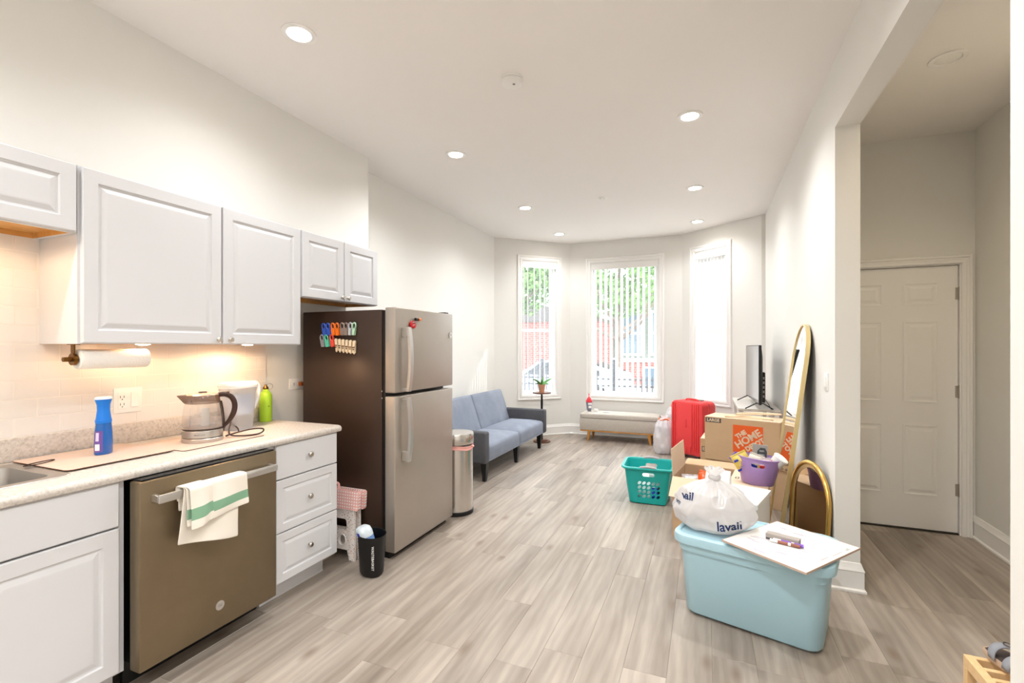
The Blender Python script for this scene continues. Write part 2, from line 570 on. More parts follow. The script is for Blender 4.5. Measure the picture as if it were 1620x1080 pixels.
# walls
wk = struct(B().box(-3.25, KX, -2.7, 3.43, 0, CZ), 'wall_kitchen', MW)
struct(B().box(-3.25, LX, 3.43, 6.72, 0, CZ), 'wall_left', MW)
b = B().box(RX, RX + .123, 3.29, 6.80, 0, CZ)
b.box(RX, RX + .123, 1.56, 3.29, 2.70, CZ)
b.box(RX, RX + .123, -2.7, 1.56, 0, CZ)
struct(b, 'wall_right', MW)
struct(B().box(.655, RX + .12, 6.80, 7.0, 0, CZ), 'wall_return', MW)
struct(B().box(-3.25, 2.0, -2.8, -2.7, 0, CZ), 'wall_back', MW)
struct(B().box(1.845, 2.0, -2.7, 4.7, 0, 3.02), 'wall_hall_right', MW)
# hall end wall around the door
DX0, DX1, DZ = .845, 1.757, 2.03
b = B().box(RX + .123, DX0 - .02, 4.55, 4.70, 0, 3.02).box(DX1 + .02, 1.845, 4.55, 4.70, 0, 3.02).box(DX0 - .02, DX1 + .02, 4.55, 4.70, DZ + .02, 3.02)
struct(b, 'wall_hall_end', MW)
struct(B().box(RX + .123, 1.845, 4.72, 4.76, 0, 2.2), 'wall_beyond_door', MBLK)

def bay_wall(name, P, Q, op):
    L = math.dist(P, Q)
    a = math.atan2(Q[1] - P[1], Q[0] - P[0])
    s0, s1, z0, z1 = op
    T = .22
    b = B().box(-.0, s0, 0, T, 0, CZ).box(s1, L, 0, T, 0, CZ).box(s0, s1, 0, T, 0, z0).box(s0, s1, 0, T, z1, CZ)
    # wedge closing the outer corner
    o = struct(b, name, MW, None, world=False)
    o.location = (P[0], P[1], 0); o.rotation_euler = (0, 0, a)
    return a
# (opening is 0.08 inside the casing's outer edge)
W1 = (.385 + .075, 1.145 - .075, .575 + .075, 2.862 - .08)
W2 = (.262 + .08, 1.473 - .08, .56 + .08, 2.845 - .085)
W3 = (.14 + .08, .815 - .075, .585 + .08, 2.87 - .08)
a1 = bay_wall('wall_bay_left', PA, PB, W1)
a2 = bay_wall('wall_bay_middle', PB, PC, W2)
a3 = bay_wall('wall_bay_right', PC, PD, W3)
for nm, p in (('trim_3', PB), ('trim_4', PC)):
    pass

CASE = [(0, 0), (0, .012), (.006, .018), (.03, .018), (.036, .012), (.05, .012), (.056, .022), (.072, .022), (.078, .014), (.080, 0)]
def casing(b, s0, s1, z0, z1, wd=.08, bottom=True, yo=0.0):
    """moulded picture-frame casing on the room face (local y < 0)"""
    sc = wd / .08
    rings = [[Vector((s0 - d * sc, yo - t, z0 - d * sc if bottom else 0)), Vector((s1 + d * sc, yo - t, z0 - d * sc if bottom else 0)), Vector((s1 + d * sc, yo - t, z1 + d * sc)), Vector((s0 - d * sc, yo - t, z1 + d * sc))] for d, t in CASE]
    for k in range(4):
        if k == 0 and not bottom: continue
        b.loft([[r[k] for r in rings], [r[(k + 1) % 4] for r in rings]], True, True, True)

def window(n, P, a, op, rail):
    s0, s1, z0, z1 = op
    w = frame(f'window_{n}', (P[0], P[1], 0), a)
    b = B(); casing(b, s0, s1, z0, z1)
    b.done('casing', MTRIM, w, 35, world=False)
    j = .012
    b = B().box(s0, s0 + j, -.002, .22, z0, z1).box(s1 - j, s1, -.002, .22, z0, z1).box(s0 + j, s1 - j, -.002, .22, z1 - j, z1).box(s0 + j, s1 - j, -.006, .22, z0, z0 + j)
    b.done('jamb', MTRIM, w, world=False)
    s0 += j; s1 -= j; z0 += j; z1 -= j
    f = .045
    b = B().box(s0, s0 + f, .12, .16, z0, z1, .004).box(s1 - f, s1, .12, .16, z0, z1, .004).box(s0 + f, s1 - f, .12, .16, z0, z0 + f, .004).box(s0 + f, s1 - f, .12, .16, z1 - f, z1, .004)
    b.done('sash', MTRIM, w, world=False)
    if rail:
        B().box(s0 + f, s1 - f, .118, .158, rail - .02, rail + .02, .004).done('meeting_rail', MTRIM, w, world=False)
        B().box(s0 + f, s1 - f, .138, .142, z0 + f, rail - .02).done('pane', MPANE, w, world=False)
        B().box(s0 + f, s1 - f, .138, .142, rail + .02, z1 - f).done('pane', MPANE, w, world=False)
    else:
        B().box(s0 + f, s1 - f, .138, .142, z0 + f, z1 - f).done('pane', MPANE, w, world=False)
window(1, PA, a1, W1, 1.68)
window(2, PB, a2, W2, None)
window(3, PC, a3, W3, 1.68)

def blind(P, a, op, label, n, ang, where=None, top=.10):
    s0, s1, z0, z1 = op
    s0 += .012; s1 -= .012
    t = thing('vertical_blind', label, 'blind', (P[0], P[1], 0), a, 'vertical blinds in the bay windows')
    B().box(s0, s1, -.004, .012, z1 - .012 - top, z1 - .014, .003).box(s0, s1, .012, .09, z1 - .045, z1 - .018).done('valance', MTRIM, t, world=False)
    zt, zb = z1 - .05, z0 + .035
    W = .086
    def slat(u, v):
        q = (u - .5) * W
        return Vector((q, .010 * (1 - (2 * u - 1) ** 2), zb + (zt - zb) * v))
    b = B().grid(slat, 4, 1)
    me = b.mesh('slat'); me.materials.append(MSLAT)
    me.polygons.foreach_set('use_smooth', [True] * len(me.polygons))
    for k in range(n):
        s = s0 + .05 + (s1 - s0 - .10) * (k / (n - 1)) if where is None else where[k]
        o = bpy.data.objects.new('slat', me); COL.objects.link(o); o.parent = t
        o.location = (s, .055, 0); o.rotation_euler = (0, 0, R(ang[k] if isinstance(ang, list) else ang))
    return t
blind(PA, a1, W1, 'open vertical blind over the tall window left of the bay, by the orchid', 7, [62, 66, 60, 58, 60, 64, 66], [W1[0] + .06, W1[0] + .13, W1[0] + .24, W1[0] + .34, W1[0] + .42, W1[1] - .10, W1[1] - .05])
blind(PB, a2, W2, 'wide vertical blind with slats turned open over the middle window', 12, 74)
blind(PC, a3, W3, 'nearly closed vertical blind over the window right of the bay', 8, 14)

# hall door
d = frame('door_1', (DX0, 4.57, 0), 0)
w = DX1 - DX0
b = B().box(.003, w - .003, 0, .035, .012, DZ - .003, .002)
leaf = b.done('leaf', MTRIM, d, world=False)
PANEL = [(0, .0), (.0, .004), (.010, .004), (.016, .0003), (.030, .0003), (.046, .0045), (.05, .005)]
for (xa, xb) in ((1.081, 1.278), (1.431, 1.628)):
    for (za, zb) in ((1.745, 1.895), (.995, 1.60), (.28, .80)):
        B().nested((xa - .012 - DX0, 0, za - .012), X3, Z3, -Y3, xb - xa + .024, zb - za + .024, PANEL).done('panel', MTRIM, leaf, world=False)
for z in (1.814, 1.075, .335):
    b = B().cyl((w + .004, -.006, z - .05), (w + .004, -.006, z + .05), .008, n=10).box(w - .02, w + .016, -.004, .001, z - .045, z + .045)
    b.done('hinge', MNICK, d, 40, world=False, label='nickel hinge')
b = B().cyl((.07, -.012, .96), (.07, 0, .96), .032, n=20).lathe([(.012, 0), (.012, .03), (.028, .04), (.032, .055), (.024, .068), (.006, .072)], 18)
for v in b.bm.verts:
    if v.co.z < .5:
        v.co = Vector((.07 + v.co.x, -.01 - v.co.z, .96 + v.co.y))
b.done('knob', MNICK, d, 40, world=False)
B().box(0, w, -.012, .10, 0, .01, .003).done('threshold', mat('dark_threshold', (40, 34, 30), .5), d, world=False)
t1 = frame('trim_1', (0, 4.55, 0), 0)
b = B(); casing(b, DX0 - .008, DX1 + .008, 0, DZ + .006, .065, bottom=False)
b.done('casing', MTRIM, t1, 35, world=False)
B().box(DX0 - .02, DX0, 0, .15, 0, DZ + .018).box(DX1, DX1 + .02, 0, .15, 0, DZ + .018).box(DX0, DX1, 0, .15, DZ, DZ + .018).done('jamb', MTRIM, t1, world=False)

# baseboards
BP = [(0, 0), (.026, 0), (.026, .012), (.016, .02), (.016, .115), (.019, .122), (.013, .136), (.008, .15), (.004, .163), (0, .165)]
def baseboard(name, pts, flip=1):
    b = B()
    n = len(pts)
    pts = [Vector((p[0], p[1], 0)) for p in pts]
    def nrm(a, c):
        d = (c - a).normalized(); return Vector((-d.y, d.x, 0)) * flip
    rings = []
    for i, p in enumerate(pts):
        if i == 0: m = nrm(pts[0], pts[1])
        elif i == n - 1: m = nrm(pts[-2], pts[-1])
        else:
            n0, n1 = nrm(pts[i - 1], p), nrm(p, pts[i + 1])
            m = (n0 + n1) / (1 + n0.dot(n1))
        rings.append([p + m * d + Z3 * z for d, z in BP])
    b.loft(rings)
    struct(b, name, MTRIM)
baseboard('baseboard_left', [(LX, 3.5), PA, PB, PC, PD, (RX, 6.80)], -1)
baseboard('baseboard_right', [(RX, 6.80), (RX, 3.29), (RX + .123, 3.29), (RX + .123, 4.545)], -1)
baseboard('baseboard_hall_right', [(1.845, -2.6), (1.845, 4.55), (1.832, 4.55)], 1)
baseboard('baseboard_near', [(RX, -2.6), (RX, 1.56), (RX + .123, 1.56)], 1)

# backsplash tiles on the kitchen wall
TW, TH, GAP = .1595, .0813, .0022
struct(B().box(KX, KX + .0088, -.9, 2.36, 1.015, 1.935), 'grout_bed', MGROUT, wk)
def tile_mesh(w, h):
    b = B().box(0, .008, -w / 2, w / 2, -h / 2, h / 2)
    es = [e for e in b.bm.edges if all(v.co.x > .007 for v in e.verts)]
    bmesh.ops.bevel(b.bm, geom=es, offset=.0018, segments=2, affect='EDGES')
    me = b.mesh('tile'); me.materials.append(MTILE)
    me.polygons.foreach_set('use_smooth', [True] * len(me.polygons)); me.set_sharp_from_angle(angle=R(35))
    return me
tcache = {}
for r in range(11):
    zc = 1.0176 + TH * (r + .5)
    if r > 4: ylim = 1.18
    else: ylim = 2.36
    ye = 2.36 - (TW / 2 if r % 2 else 0) + TW
    while ye > .62:
        y1, y0 = min(ye, ylim), max(ye - TW, .62)
        if y1 - y0 > .02:
            w_, h_ = round(y1 - y0 - GAP, 4), TH - GAP
            me = tcache.setdefault(w_, tile_mesh(w_, h_))
            o = bpy.data.objects.new('tile', me); COL.objects.link(o)
            o.location = (KX + .002, (y0 + y1) / 2, zc); o.parent = wk
        ye -= TW

# ------------------------------------------------------------------ recessed ceiling lights
def downlight(x, y, z, label, on=True, r=.088, power=1.0, col=(.97, .99, 1.0)):
    t = thing('recessed_light', label, 'ceiling light', (x, y, z), 0, 'recessed ceiling lights')
    b = B().lathe([(r, -.0005), (r, -.006), (r - .008, -.009), (.062, -.007), (.058, 0.0)], 32, cap0=False, cap1=False)
    b.done('trim_ring', MTRIM, t, 40, world=False)
    B().lathe([(.058, -.002), (.05, -.004), (.02, -.005)], 28).done('lens', MLAMP if on else MWP, t, 40, world=False, label=None if on else 'unlit frosted lens')
    if on:
        l = bpy.data.lights.new('downlight', 'SPOT')
        l.energy = LAMP_W * power; l.color = col; l.shadow_soft_size = .055
        l.spot_size = R(150); l.spot_blend = .9
        lo = bpy.data.objects.new('downlight', l); COL.objects.link(lo)
        lo.location = (0, 0, -.012); lo.parent = t
    return t
downlight(-2.03, 1.93, CZ, 'lit recessed light above the kettle end of the counter', power=0.52)
downlight(-2.03, 3.66, CZ, 'lit recessed light above the refrigerator side of the ceiling', power=0.95)
downlight(-2.03, 5.38, CZ, 'lit recessed light above the grey sofa', power=0.85)
downlight(-2.03, 6.82, CZ, 'lit recessed light nearest the left bay window', power=0.55)
downlight(-.11, 1.93, CZ, 'lit recessed light over the floor in front of the dishwasher', power=.85)
downlight(-.11, 3.70, CZ, 'lit recessed light above the pale blue tote and open box', power=0.95)
downlight(-.11, 5.39, CZ, 'lit recessed light above the big cardboard boxes', power=0.7)
downlight(-.11, 6.84, CZ, 'lit recessed light nearest the right bay window', power=0.5)
downlight(-2.03, .20, CZ, 'added unseen recessed light above the sink', power=0.8)  # out of view, added to bring light from the camera side
downlight(-.11, .20, CZ, 'added unseen recessed light in the kitchen behind the viewpoint', power=1.5)  # added unseen lamp, extra frontal light on tote and cabinets
downlight(-2.03, -1.45, CZ, 'added unseen recessed light in the far corner of the kitchen behind the viewpoint', power=1.2)  # not in view, put in to brighten the room from behind
downlight(-.11, -1.45, CZ, 'added unseen recessed light near the back wall behind the viewpoint', power=1.5)  # unseen, added to light faces turned towards the camera
downlight(1.50, 3.0, 3.02, 'added unseen recessed light in the hall behind the near wall', power=.46, col=(1, .82, .55))  # added just out of view to brighten the hall wall and door
downlight(1.25, 3.37, 3.02, 'unlit recessed light on the hall ceiling', False, .085)

t = thing('smoke_detector', 'round white smoke detector on the ceiling between the lights', 'smoke detector', (-1.13, 2.76, CZ))
B().lathe([(.068, 0), (.068, -.012), (.064, -.014)], 32, cap0=False).done('mount', MWP, t, 40, world=False)
B().lathe([(.060, -.014), (.066, -.018), (.064, -.036), (.045, -.044), (.012, -.046)], 32, cap0=False).done('cover', MWP, t, 40, world=False)
B().cyl((.018, -.012, -.0475), (.018, -.012, -.0455), .009, n=12).done('test_button', MGREY, t, 40, world=False)
t = thing('sprinkler_cap', 'small white sprinkler cap flush in the middle of the ceiling', 'sprinkler', (-1.087, 5.36, CZ))
B().lathe([(.05, 0), (.05, -.004), (.044, -.006)], 28).done('plate', MWP, t, 40, world=False)
B().lathe([(.03, -.006), (.028, -.014), (.01, -.016)], 20).done('cap', MNICK, t, 40, world=False)

# ================================================================== KITCHEN
def knob(parent, x, y, z):
    b = B().cyl((x, y, z), (x + .014, y, z), .006, n=12).cyl((x + .014, y, z), (x + .020, y, z), .010, .016, n=18).cyl((x + .020, y, z), (x + .028, y, z), .016, .011, n=18)
    return b.done('knob', MNICK, parent, 40)

def cdoor(name, parent, x, y0, y1, z0, z1, prof=DOOR, kn=None):
    o = B().nested((x, y0, z0), Y3, Z3, X3, y1 - y0, z1 - z0, prof).done(name, MCAB, parent)
    if kn: knob(o, x + .019, kn[0], kn[1])
    return o

UX = -2.485     # face of the upper carcasses; doors stand 20 mm proud
def upper(label, y0, y1, z0, z1, doors, maple=True):
    t = thing('wall_cabinet', label, 'cabinet', (KX, y0, z0), 0, 'white wall cabinets')
    b = B().box(KX, UX, y0, y0 + .016, z0, z1).box(KX, UX, y1 - .016, y1, z0, z1).box(KX, UX - .018, y0 + .016, y1 - .016, z1 - .016, z1)
    b.box(UX - .018, UX, y0 + .016, y1 - .016, z0, z0 + .035).box(UX - .018, UX, y0 + .016, y1 - .016, z1 - .035, z1)
    b.done('carcass', MCAB, t)
    B().box(KX, UX - .018, y0 + .016, y1 - .016, z0 + .022, z0 + .036).box(KX, KX + .014, y0 + .016, y1 - .016, z0, z0 + .022).box(KX + .014, UX - .018, y1 - .022, y1 - .016, z0, z0 + .022).box(KX + .014, UX - .018, y0 + .016, y0 + .022, z0, z0 + .022).done('bottom_panel', MMAPLE, t, label='bare maple underside')
    for (a, c, kn) in doors:
        cdoor('door', t, UX, a, c, z0 + .004, z1 - .004, DOOR, kn)
    return t
upper('short white wall cabinet over the sink, cut by the left picture edge', .56, 1.166, 1.895, 2.187, [(.57, 1.160, None)])
upper('tall white wall cabinet above the paper towel roll', 1.17, 1.813, 1.424, 2.187, [(1.180, 1.809, (1.785, 1.452))])
upper('tall white wall cabinet beside the refrigerator, above the green bottle', 1.815, 2.362, 1.424, 2.187, [(1.818, 2.358, (1.853, 1.452))])
upper('small two-door white wall cabinet over the refrigerator', 2.364, 3.150, 1.742, 2.187, [(2.372, 2.762, (2.735, 1.772)), (2.768, 3.146, (2.795, 1.772))])

def puck(x, y, z, label):
    t = thing('puck_light', label, 'light', (x, y, z), 0, 'puck lights under the wall cabinets')
    B().lathe([(.036, .022), (.036, .002), (.032, 0), (.029, .001)], 28, cap1=False).done('housing', MNICK, t, 40, world=False)
    B().lathe([(.029, .004), (.029, -.001), (.015, -.004)], 24).done('lens', MPUCK, t, 40, world=False)
    l = bpy.data.lights.new('puck', 'SPOT'); l.energy = PUCK_W; l.color = (1, .68, .41); l.shadow_soft_size = .028; l.spot_size = R(176); l.spot_blend = .25
    lo = bpy.data.objects.new('puck', l); COL.objects.link(lo); lo.parent = t; lo.location = (0, 0, -.012)
puck(-2.545, 1.46, 1.424, 'glowing puck light under the tall cabinet above the towel roll')
puck(-2.545, 2.03, 1.424, 'glowing puck light under the tall cabinet above the kettle')
puck(-2.545, .80, 1.895, 'glowing puck light under the short cabinet over the sink')

# --- base cabinets, dishwasher
BX = -2.185
t = thing('base_cabinet', 'white base cabinet with one door under the sink at the left edge', 'cabinet', (KX, .3, 0), 0, 'white base cabinets')
b = B().box(KX + .012, BX, .45, .466, .10, .874).box(KX + .012, BX, 1.166, 1.182, .10, .874).box(BX - .02, BX, .466, 1.166, .10, .14).box(BX - .02, BX, .466, 1.166, .83, .874).box(BX - .02, BX, 1.15, 1.166, .14, .83).box(KX + .012, BX - .02, .466, 1.166, .10, .116)
b.done('carcass', MCAB, t)
B().box(BX - .09, BX - .074, .45, 1.182, 0, .10).done('toe_kick', MCAB, t)
cdoor('drawer_front', t, BX, .47, 1.158, .695, .872, SLAB)
cdoor('door', t, BX, .47, 1.158, .112, .688, DOOR)

t = thing('base_cabinet', 'white three-drawer base cabinet at the end of the counter', 'cabinet', (KX, 1.86, 0), 0, 'white base cabinets')
b = B().box(KX + .012, BX, 1.86, 1.876, .10, .874).box(KX + .012, BX, 2.345, 2.362, .10, .874).box(BX - .02, BX, 1.876, 2.345, .10, .14).box(BX - .02, BX, 1.876, 2.345, .83, .874).box(BX - .02, BX, 1.876, 1.92, .14, .83).box(KX + .012, BX - .02, 1.876, 2.345, .10, .116)
b.done('carcass', MCAB, t)
B().box(BX - .075, BX - .058, 1.86, 2.32, 0, .10).box(KX + .1, BX - .075, 2.304, 2.32, 0, .10).done('toe_kick', MCAB, t)
for (z0, z1, pr) in ((.682, .872, SLAB), (.388, .676, DOOR), (.112, .382, DOOR)):
    dr = cdoor('drawer', t, BX, 1.902, 2.362, z0, z1, [(i * .8, h) for i, h in pr], (2.132, (z0 + z1) / 2 + .004))

t = thing('dishwasher', 'slate grey dishwasher with a bar handle and a towel over it', 'dishwasher', (KX, 1.2, 0))
B().box(KX + .03, -2.18, 1.215, 1.85, .10, .868, .004).done('tub', MBLK, t)
B().box(-2.155, -2.09, 1.186, 1.838, .105, .868, .006, 2).done('door', MSLATEWARM, t, 40)
B().box(-2.178, -2.155, 1.205, 1.835, .115, .862).done('door_liner', MBLK, t)
B().box(-2.175, -2.10, 1.20, 1.83, .8685, .8745, .001).done('control_strip', MBLKG, t)
B().box(-2.26, -2.245, 1.21, 1.845, .0, .105).done('toe_panel', MBLK, t)
b = B().box(-2.048, -2.036, 1.228, 1.800, .777, .812, .004, 2).box(-2.09, -2.046, 1.229, 1.247, .780, .809, .002).box(-2.09, -2.046, 1.780, 1.798, .780, .809, .002)
b.done('handle', MHAND, t, 40)
lg = B().cyl((-2.0905, 1.524, .212), (-2.0875, 1.524, .212), .021, n=32).done('badge', MHAND, t, 40, label='round pale metal badge')
text('GE', .016, MGREY, lg, (-2.0874, 1.524, .212), Y3, Z3)

# --- counter
t = thing('countertop', 'speckled grey beige laminate countertop with rolled front edge', 'countertop', (KX, .4, .874))
prof = [(-2.785, .874), (-2.785, .914), (-2.178, .914), (-2.160, .911), (-2.150, .902), (-2.148, .890), (-2.152, .878), (-2.162, .874)]
SY0, SY1, SX0, SX1 = .42, 1.040, -2.70, -2.295
def slab(b, y0, y1, pr):
    b.prism([(x, z) for x, z in pr], (0, y0, 0), X3, Z3, (0, y1 - y0, 0))
b = B()
slab(b, SY1, 2.384, prof)
slab(b, -.4, SY0, prof)
slab(b, SY0, SY1, [(SX1, .874), (SX1, .914)] + prof[2:])
slab(b, SY0, SY1, [(-2.785, .874), (-2.785, .914), (SX0, .914), (SX0, .874)])
b.done('slab', MTOP, t, 40)
B().box(-2.787, -2.767, -.4, 2.36, .9142, 1.016, .005, 2).done('upstand', MTOP, t, 40)

t = thing('kitchen_sink', 'stainless steel drop-in sink at the left end of the counter', 'sink', (-2.5, .73, .914))
def ring_y(w, d, r, z):
    return rrect(w, d, r, z, (-2.4975, .732))
b = B().loft([ring_y(.445, .660, .03, .9146), ring_y(.441, .656, .03, .918), ring_y(.425, .640, .03, .9185), ring_y(.345, .570, .04, .9155)], False, False)
b.done('rim', MSTEEL, t, 40)
b = B().loft([ring_y(.345, .570, .04, .9155), ring_y(.335, .560, .05, .86), ring_y(.325, .55, .06, .75), ring_y(.25, .46, .06, .735)], False, True)
b.done('basin', MSTEEL, t, 40)
B().lathe([(.045, .737), (.03, .733), (.0, .733)], 20, c=(-2.5, .73, 0), cap0=False, cap1=False).done('drain', MNICK, t, 40)

def cutting_mat(x0, x1, y0, y1, label, hook):
    t = thing('cutting_mat', label, 'cutting mat', (x0, y0, .919), 0, 'wood-look mats on the counter')
    z = .9195 if hook else .9146
    pts = rrect(x1 - x0, y1 - y0, .02, 0, ((x0 + x1) / 2, (y0 + y1) / 2))
    B().loft([[p + Z3 * z for p in pts], [p + Z3 * (z + .003) for p in pts]]).done('sheet', MSKIN, t)
    o2 = [((x0 + x1) / 2 + (p.x - (x0 + x1) / 2) * 1.001, p.y, z + .0015) for p in pts]
    B().tube([Vector(p) for p in o2], .0016, 6, True).done('dark_edge', MWAL, t)
    if hook:
        pl = [(-2.58 + .018 * math.cos(a), y0 + .02 + .05 * math.sin(a), z + .007 + .003 * math.sin(a)) for a in [2 * PI * k / 16 for k in range(16)]]
        B().tube(pl, .0022, 6, True).done('hanging_loop', MCORD, t, 60)
cutting_mat(-2.755, -2.335, 1.066, 1.480, 'wide pinkish wood-look cutting mat under the blue spray bottle', True)
cutting_mat(-2.66, -2.292, 1.492, 1.94, 'pinkish wood-look mat under the glass kettle', False)

# --- paper towel holder
t = thing('paper_towel_holder', 'aged brass paper towel holder screwed under the wall cabinet', 'paper towel holder', (-2.55, 1.18, 1.424))
b = B().box(-2.562, -2.538, 1.183, 1.189, 1.350, 1.424).box(-2.575, -2.525, 1.175, 1.20, 1.4205, 1.4238)
b.done('bracket', MBRASS, t)
B().cyl((-2.55, 1.178, 1.357), (-2.55, 1.49, 1.357), .008, n=14).done('bar', MBRASS, t, 40)
B().cyl((-2.55, 1.150, 1.357), (-2.55, 1.178, 1.357), .010, n=14).cyl((-2.55, 1.180, 1.357), (-2.55, 1.193, 1.357), .026, n=20).done('end_knob', MBRASS, t, 40)
t = thing('paper_towel_roll', 'quilted white paper towel roll lit from above under the cabinet', 'paper towel roll', (-2.55, 1.2, 1.357))
MQUIL = mat('quilted_paper', (246, 242, 236), .9, bump=(130, .8, .003))
b = B(); n = 32
ring = lambda r, y: [Vector((-2.55 + r * math.cos(2 * PI * k / n), y, 1.357 + r * math.sin(2 * PI * k / n))) for k in range(n)]
b.loft([ring(.018, 1.2), ring(.042, 1.2), ring(.044, 1.203), ring(.044, 1.472), ring(.042, 1.475), ring(.018, 1.475)], False, False)
b.done('paper', MQUIL, t, 40)
B().loft([ring(.018, 1.475), ring(.018, 1.2), ring(.0155, 1.2), ring(.0155, 1.475), ring(.018, 1.475)], False, False).done('core', MCARD, t, 40)

# --- outlets and switches
def plate(o, y0, y1, z0, z1, x):
    return B().box(x, x + .005, y0, y1, z0, z1, .002, 2).done('cover_plate', MWP, o, 40)
XT = KX + .0101
t = thing('outlet_and_switch', 'white double wall plate with outlet and rocker switch behind the blue bottle', 'outlet', (XT, 1.52, 1.14))
p = plate(t, 1.457, 1.588, 1.072, 1.200, XT)
g = B().box(XT + .005, XT + .0075, 1.475, 1.513, 1.094, 1.178, .001).done('receptacle', MWP, t)
b = B()
for zc in (1.155, 1.117):
    b.box(XT + .0075, XT + .008, 1.484, 1.4865, zc - .006, zc + .006).box(XT + .0075, XT + .008, 1.5005, 1.503, zc - .006, zc + .006).cyl((XT + .0075, 1.494, zc - .013), (XT + .008, 1.494, zc - .013), .0028, n=8)
b.done('slots', MBLK, g, kind='stuff')
B().box(XT + .005, XT + .010, 1.533, 1.569, 1.098, 1.175, .002).done('rocker', MWP, t)

t = thing('outlet', 'white horizontal outlet plate on the bare wall beside the refrigerator', 'outlet', (KX, 2.62, 1.14))
plate(t, 2.560, 2.69, 1.100, 1.180, KX)
g = B().box(KX + .005, KX + .007, 2.585, 2.615, 1.123, 1.157, .001).done('receptacle', MWP, t)
B().box(KX + .007, KX + .0075, 2.594, 2.606, 1.133, 1.136).box(KX + .007, KX + .0075, 2.594, 2.606, 1.144, 1.147).done('slots', MBLK, g, kind='stuff')
t = thing('power_plug', 'brown power plug pushed into the outlet beside the refrigerator', 'plug', (KX, 2.65, 1.14))
B().box(KX + .006, KX + .035, 2.638, 2.668, 1.126, 1.154, .004, 2).done('body', mat('brown_plug', (150, 78, 30), .4), t, 40)
B().tube([(KX + .035, 2.653, 1.14), (KX + .05, 2.66, 1.13), (KX + .05, 2.69, 1.08), (KX + .02, 2.72, 1.0)], .004, 8).done('cord', MCORD, t, 60)

t = thing('light_switch', 'white rocker light switch on the right wall beside the floor mirror', 'switch', (RX, 3.5, 1.19))
B().box(RX - .006, RX, 3.452, 3.545, 1.138, 1.248, .002, 2).done('cover_plate', MWP, t, 40)
B().box(RX - .010, RX - .006, 3.475, 3.522, 1.160, 1.226, .0015).done('rocker', MWP, t)

# --- blue spray bottle
bx, by, bz = -2.552, 1.300, .9230
t = thing('spray_bottle', 'blue air freshener spray bottle standing on the cutting mat', 'bottle', (bx, by, bz), R(20))
def so(z, a, bb, n=24): return [Vector((bb * math.cos(2 * PI * k / n), a * math.sin(2 * PI * k / n), z)) for k in range(n)]
B().loft([so(0, .036, .024), so(.004, .040, .027), so(.05, .040, .028), (so(.10, .037, .027)), so(.135, .033, .025), so(.142, .0335, .025)]).done('body', MBLUEP, t, 50, world=False)
B().loft([so(.142, .034, .0255), so(.150, .034, .026), so(.17, .030, .024), so(.20, .026, .021), so(.225, .028, .021), so(.245, .036, .024), so(.25, .037, .025)]).done('sprayer', MBLUE2, t, 50, world=False)
B().loft([so(.25, .037, .025), so(.256, .037, .025), so(.261, .033, .021)]).done('cap', MWP, t, 40, world=False)
B().loft([so(.148, .0345, .026), so(.152, .0355, .0265), so(.156, .0345, .026)]).done('collar', MBLUE2, t, 50, world=False)
def lab(u, v):
    a = R(-104 + 62 * u); z = .014 + .095 * v
    k = 1.0 if z < .05 else 1.0 - (z - .05) * 1.3
    return Vector((.0285 * math.cos(a) * (1 - (z > .05) * (z - .05) * .8), .0405 * k * math.sin(a), z))
B().grid(lab, 8, 6).done('label', mat('purple_label', (104, 74, 150), .4), t, 60, world=False, label='purple and white front label')
def lab2(u, v):
    p = lab(.15 + .55 * u, .08 + .3 * v); return Vector((p.x * 1.012, p.y * 1.012, p.z))
B().grid(lab2, 6, 3).done('label_panel', MWP, t, 60, world=False)
def lab3(u, v):
    p = lab(.2 + .4 * u, .52 + .4 * v); return Vector((p.x * 1.012, p.y * 1.012, p.z))
B().grid(lab3, 6, 3).done('label_panel', mat('pale_label', (206, 196, 226), .4), t, 60, world=False)

# --- kettle
kx, ky, kz = -2.462, 1.700, .9178
t = thing('electric_kettle', 'glass electric kettle with dark handle and steel base on the counter', 'kettle', (kx, ky, kz), R(-32))
L = dict(world=False)
B().lathe([(.092, 0), (.094, .004), (.094, .018), (.090, .022)], 40).done('power_base', MSTEEL, t, 40, **L)
B().lathe([(.088, .023), (.093, .026), (.093, .060), (.089, .064)], 40).done('heating_base', MSTEEL, t, 40, **L)
B().lathe([(.090, .0645), (.093, .067), (.0925, .0695), (.090, .070)], 40).done('band', MHB, t, 40, **L)
B().lathe([(.090, .070), (.093, .085), (.091, .13), (.084, .18), (.078, .200)], 40, cap0=False, cap1=False).done('glass_body', MKGLASS, t, 40, **L)
B().lathe([(.086, .071), (.0895, .085), (.0885, .115), (0.0, .115)], 32, cap1=False).done('water', MWATER, t, 40, **L)
b = B().lathe([(.079, .198), (.080, .202), (.075, .240), (.073, .242)], 40, cap0=False, cap1=False)
for v in b.bm.verts:      # pull the spout out towards -y
    a = math.atan2(v.co.y, v.co.x)
    k = max(0, math.cos(a + PI / 2)) ** 10
    v.co.y -= k * .040 * max(0, (v.co.z - .198) / .044)
b.done('collar', MBROWNT, t, 40, **L)
B().lathe([(.074, .241), (.070, .247), (.03, .252), (.0, .252)], 36, cap1=False).done('lid', mat('kettle_lid', (226, 196, 172), .25, .6), t, 40, **L)
B().box(-.012, .012, -.02, .02, .252, .2575, .003).done('lid_tab', MHB, t, **L)
hp = [(0, .070, .236), (0, .10, .238), (0, .130, .222), (0, .146, .185), (0, .142, .140), (0, .122, .098), (0, .096, .066), (0, .090, .040)]
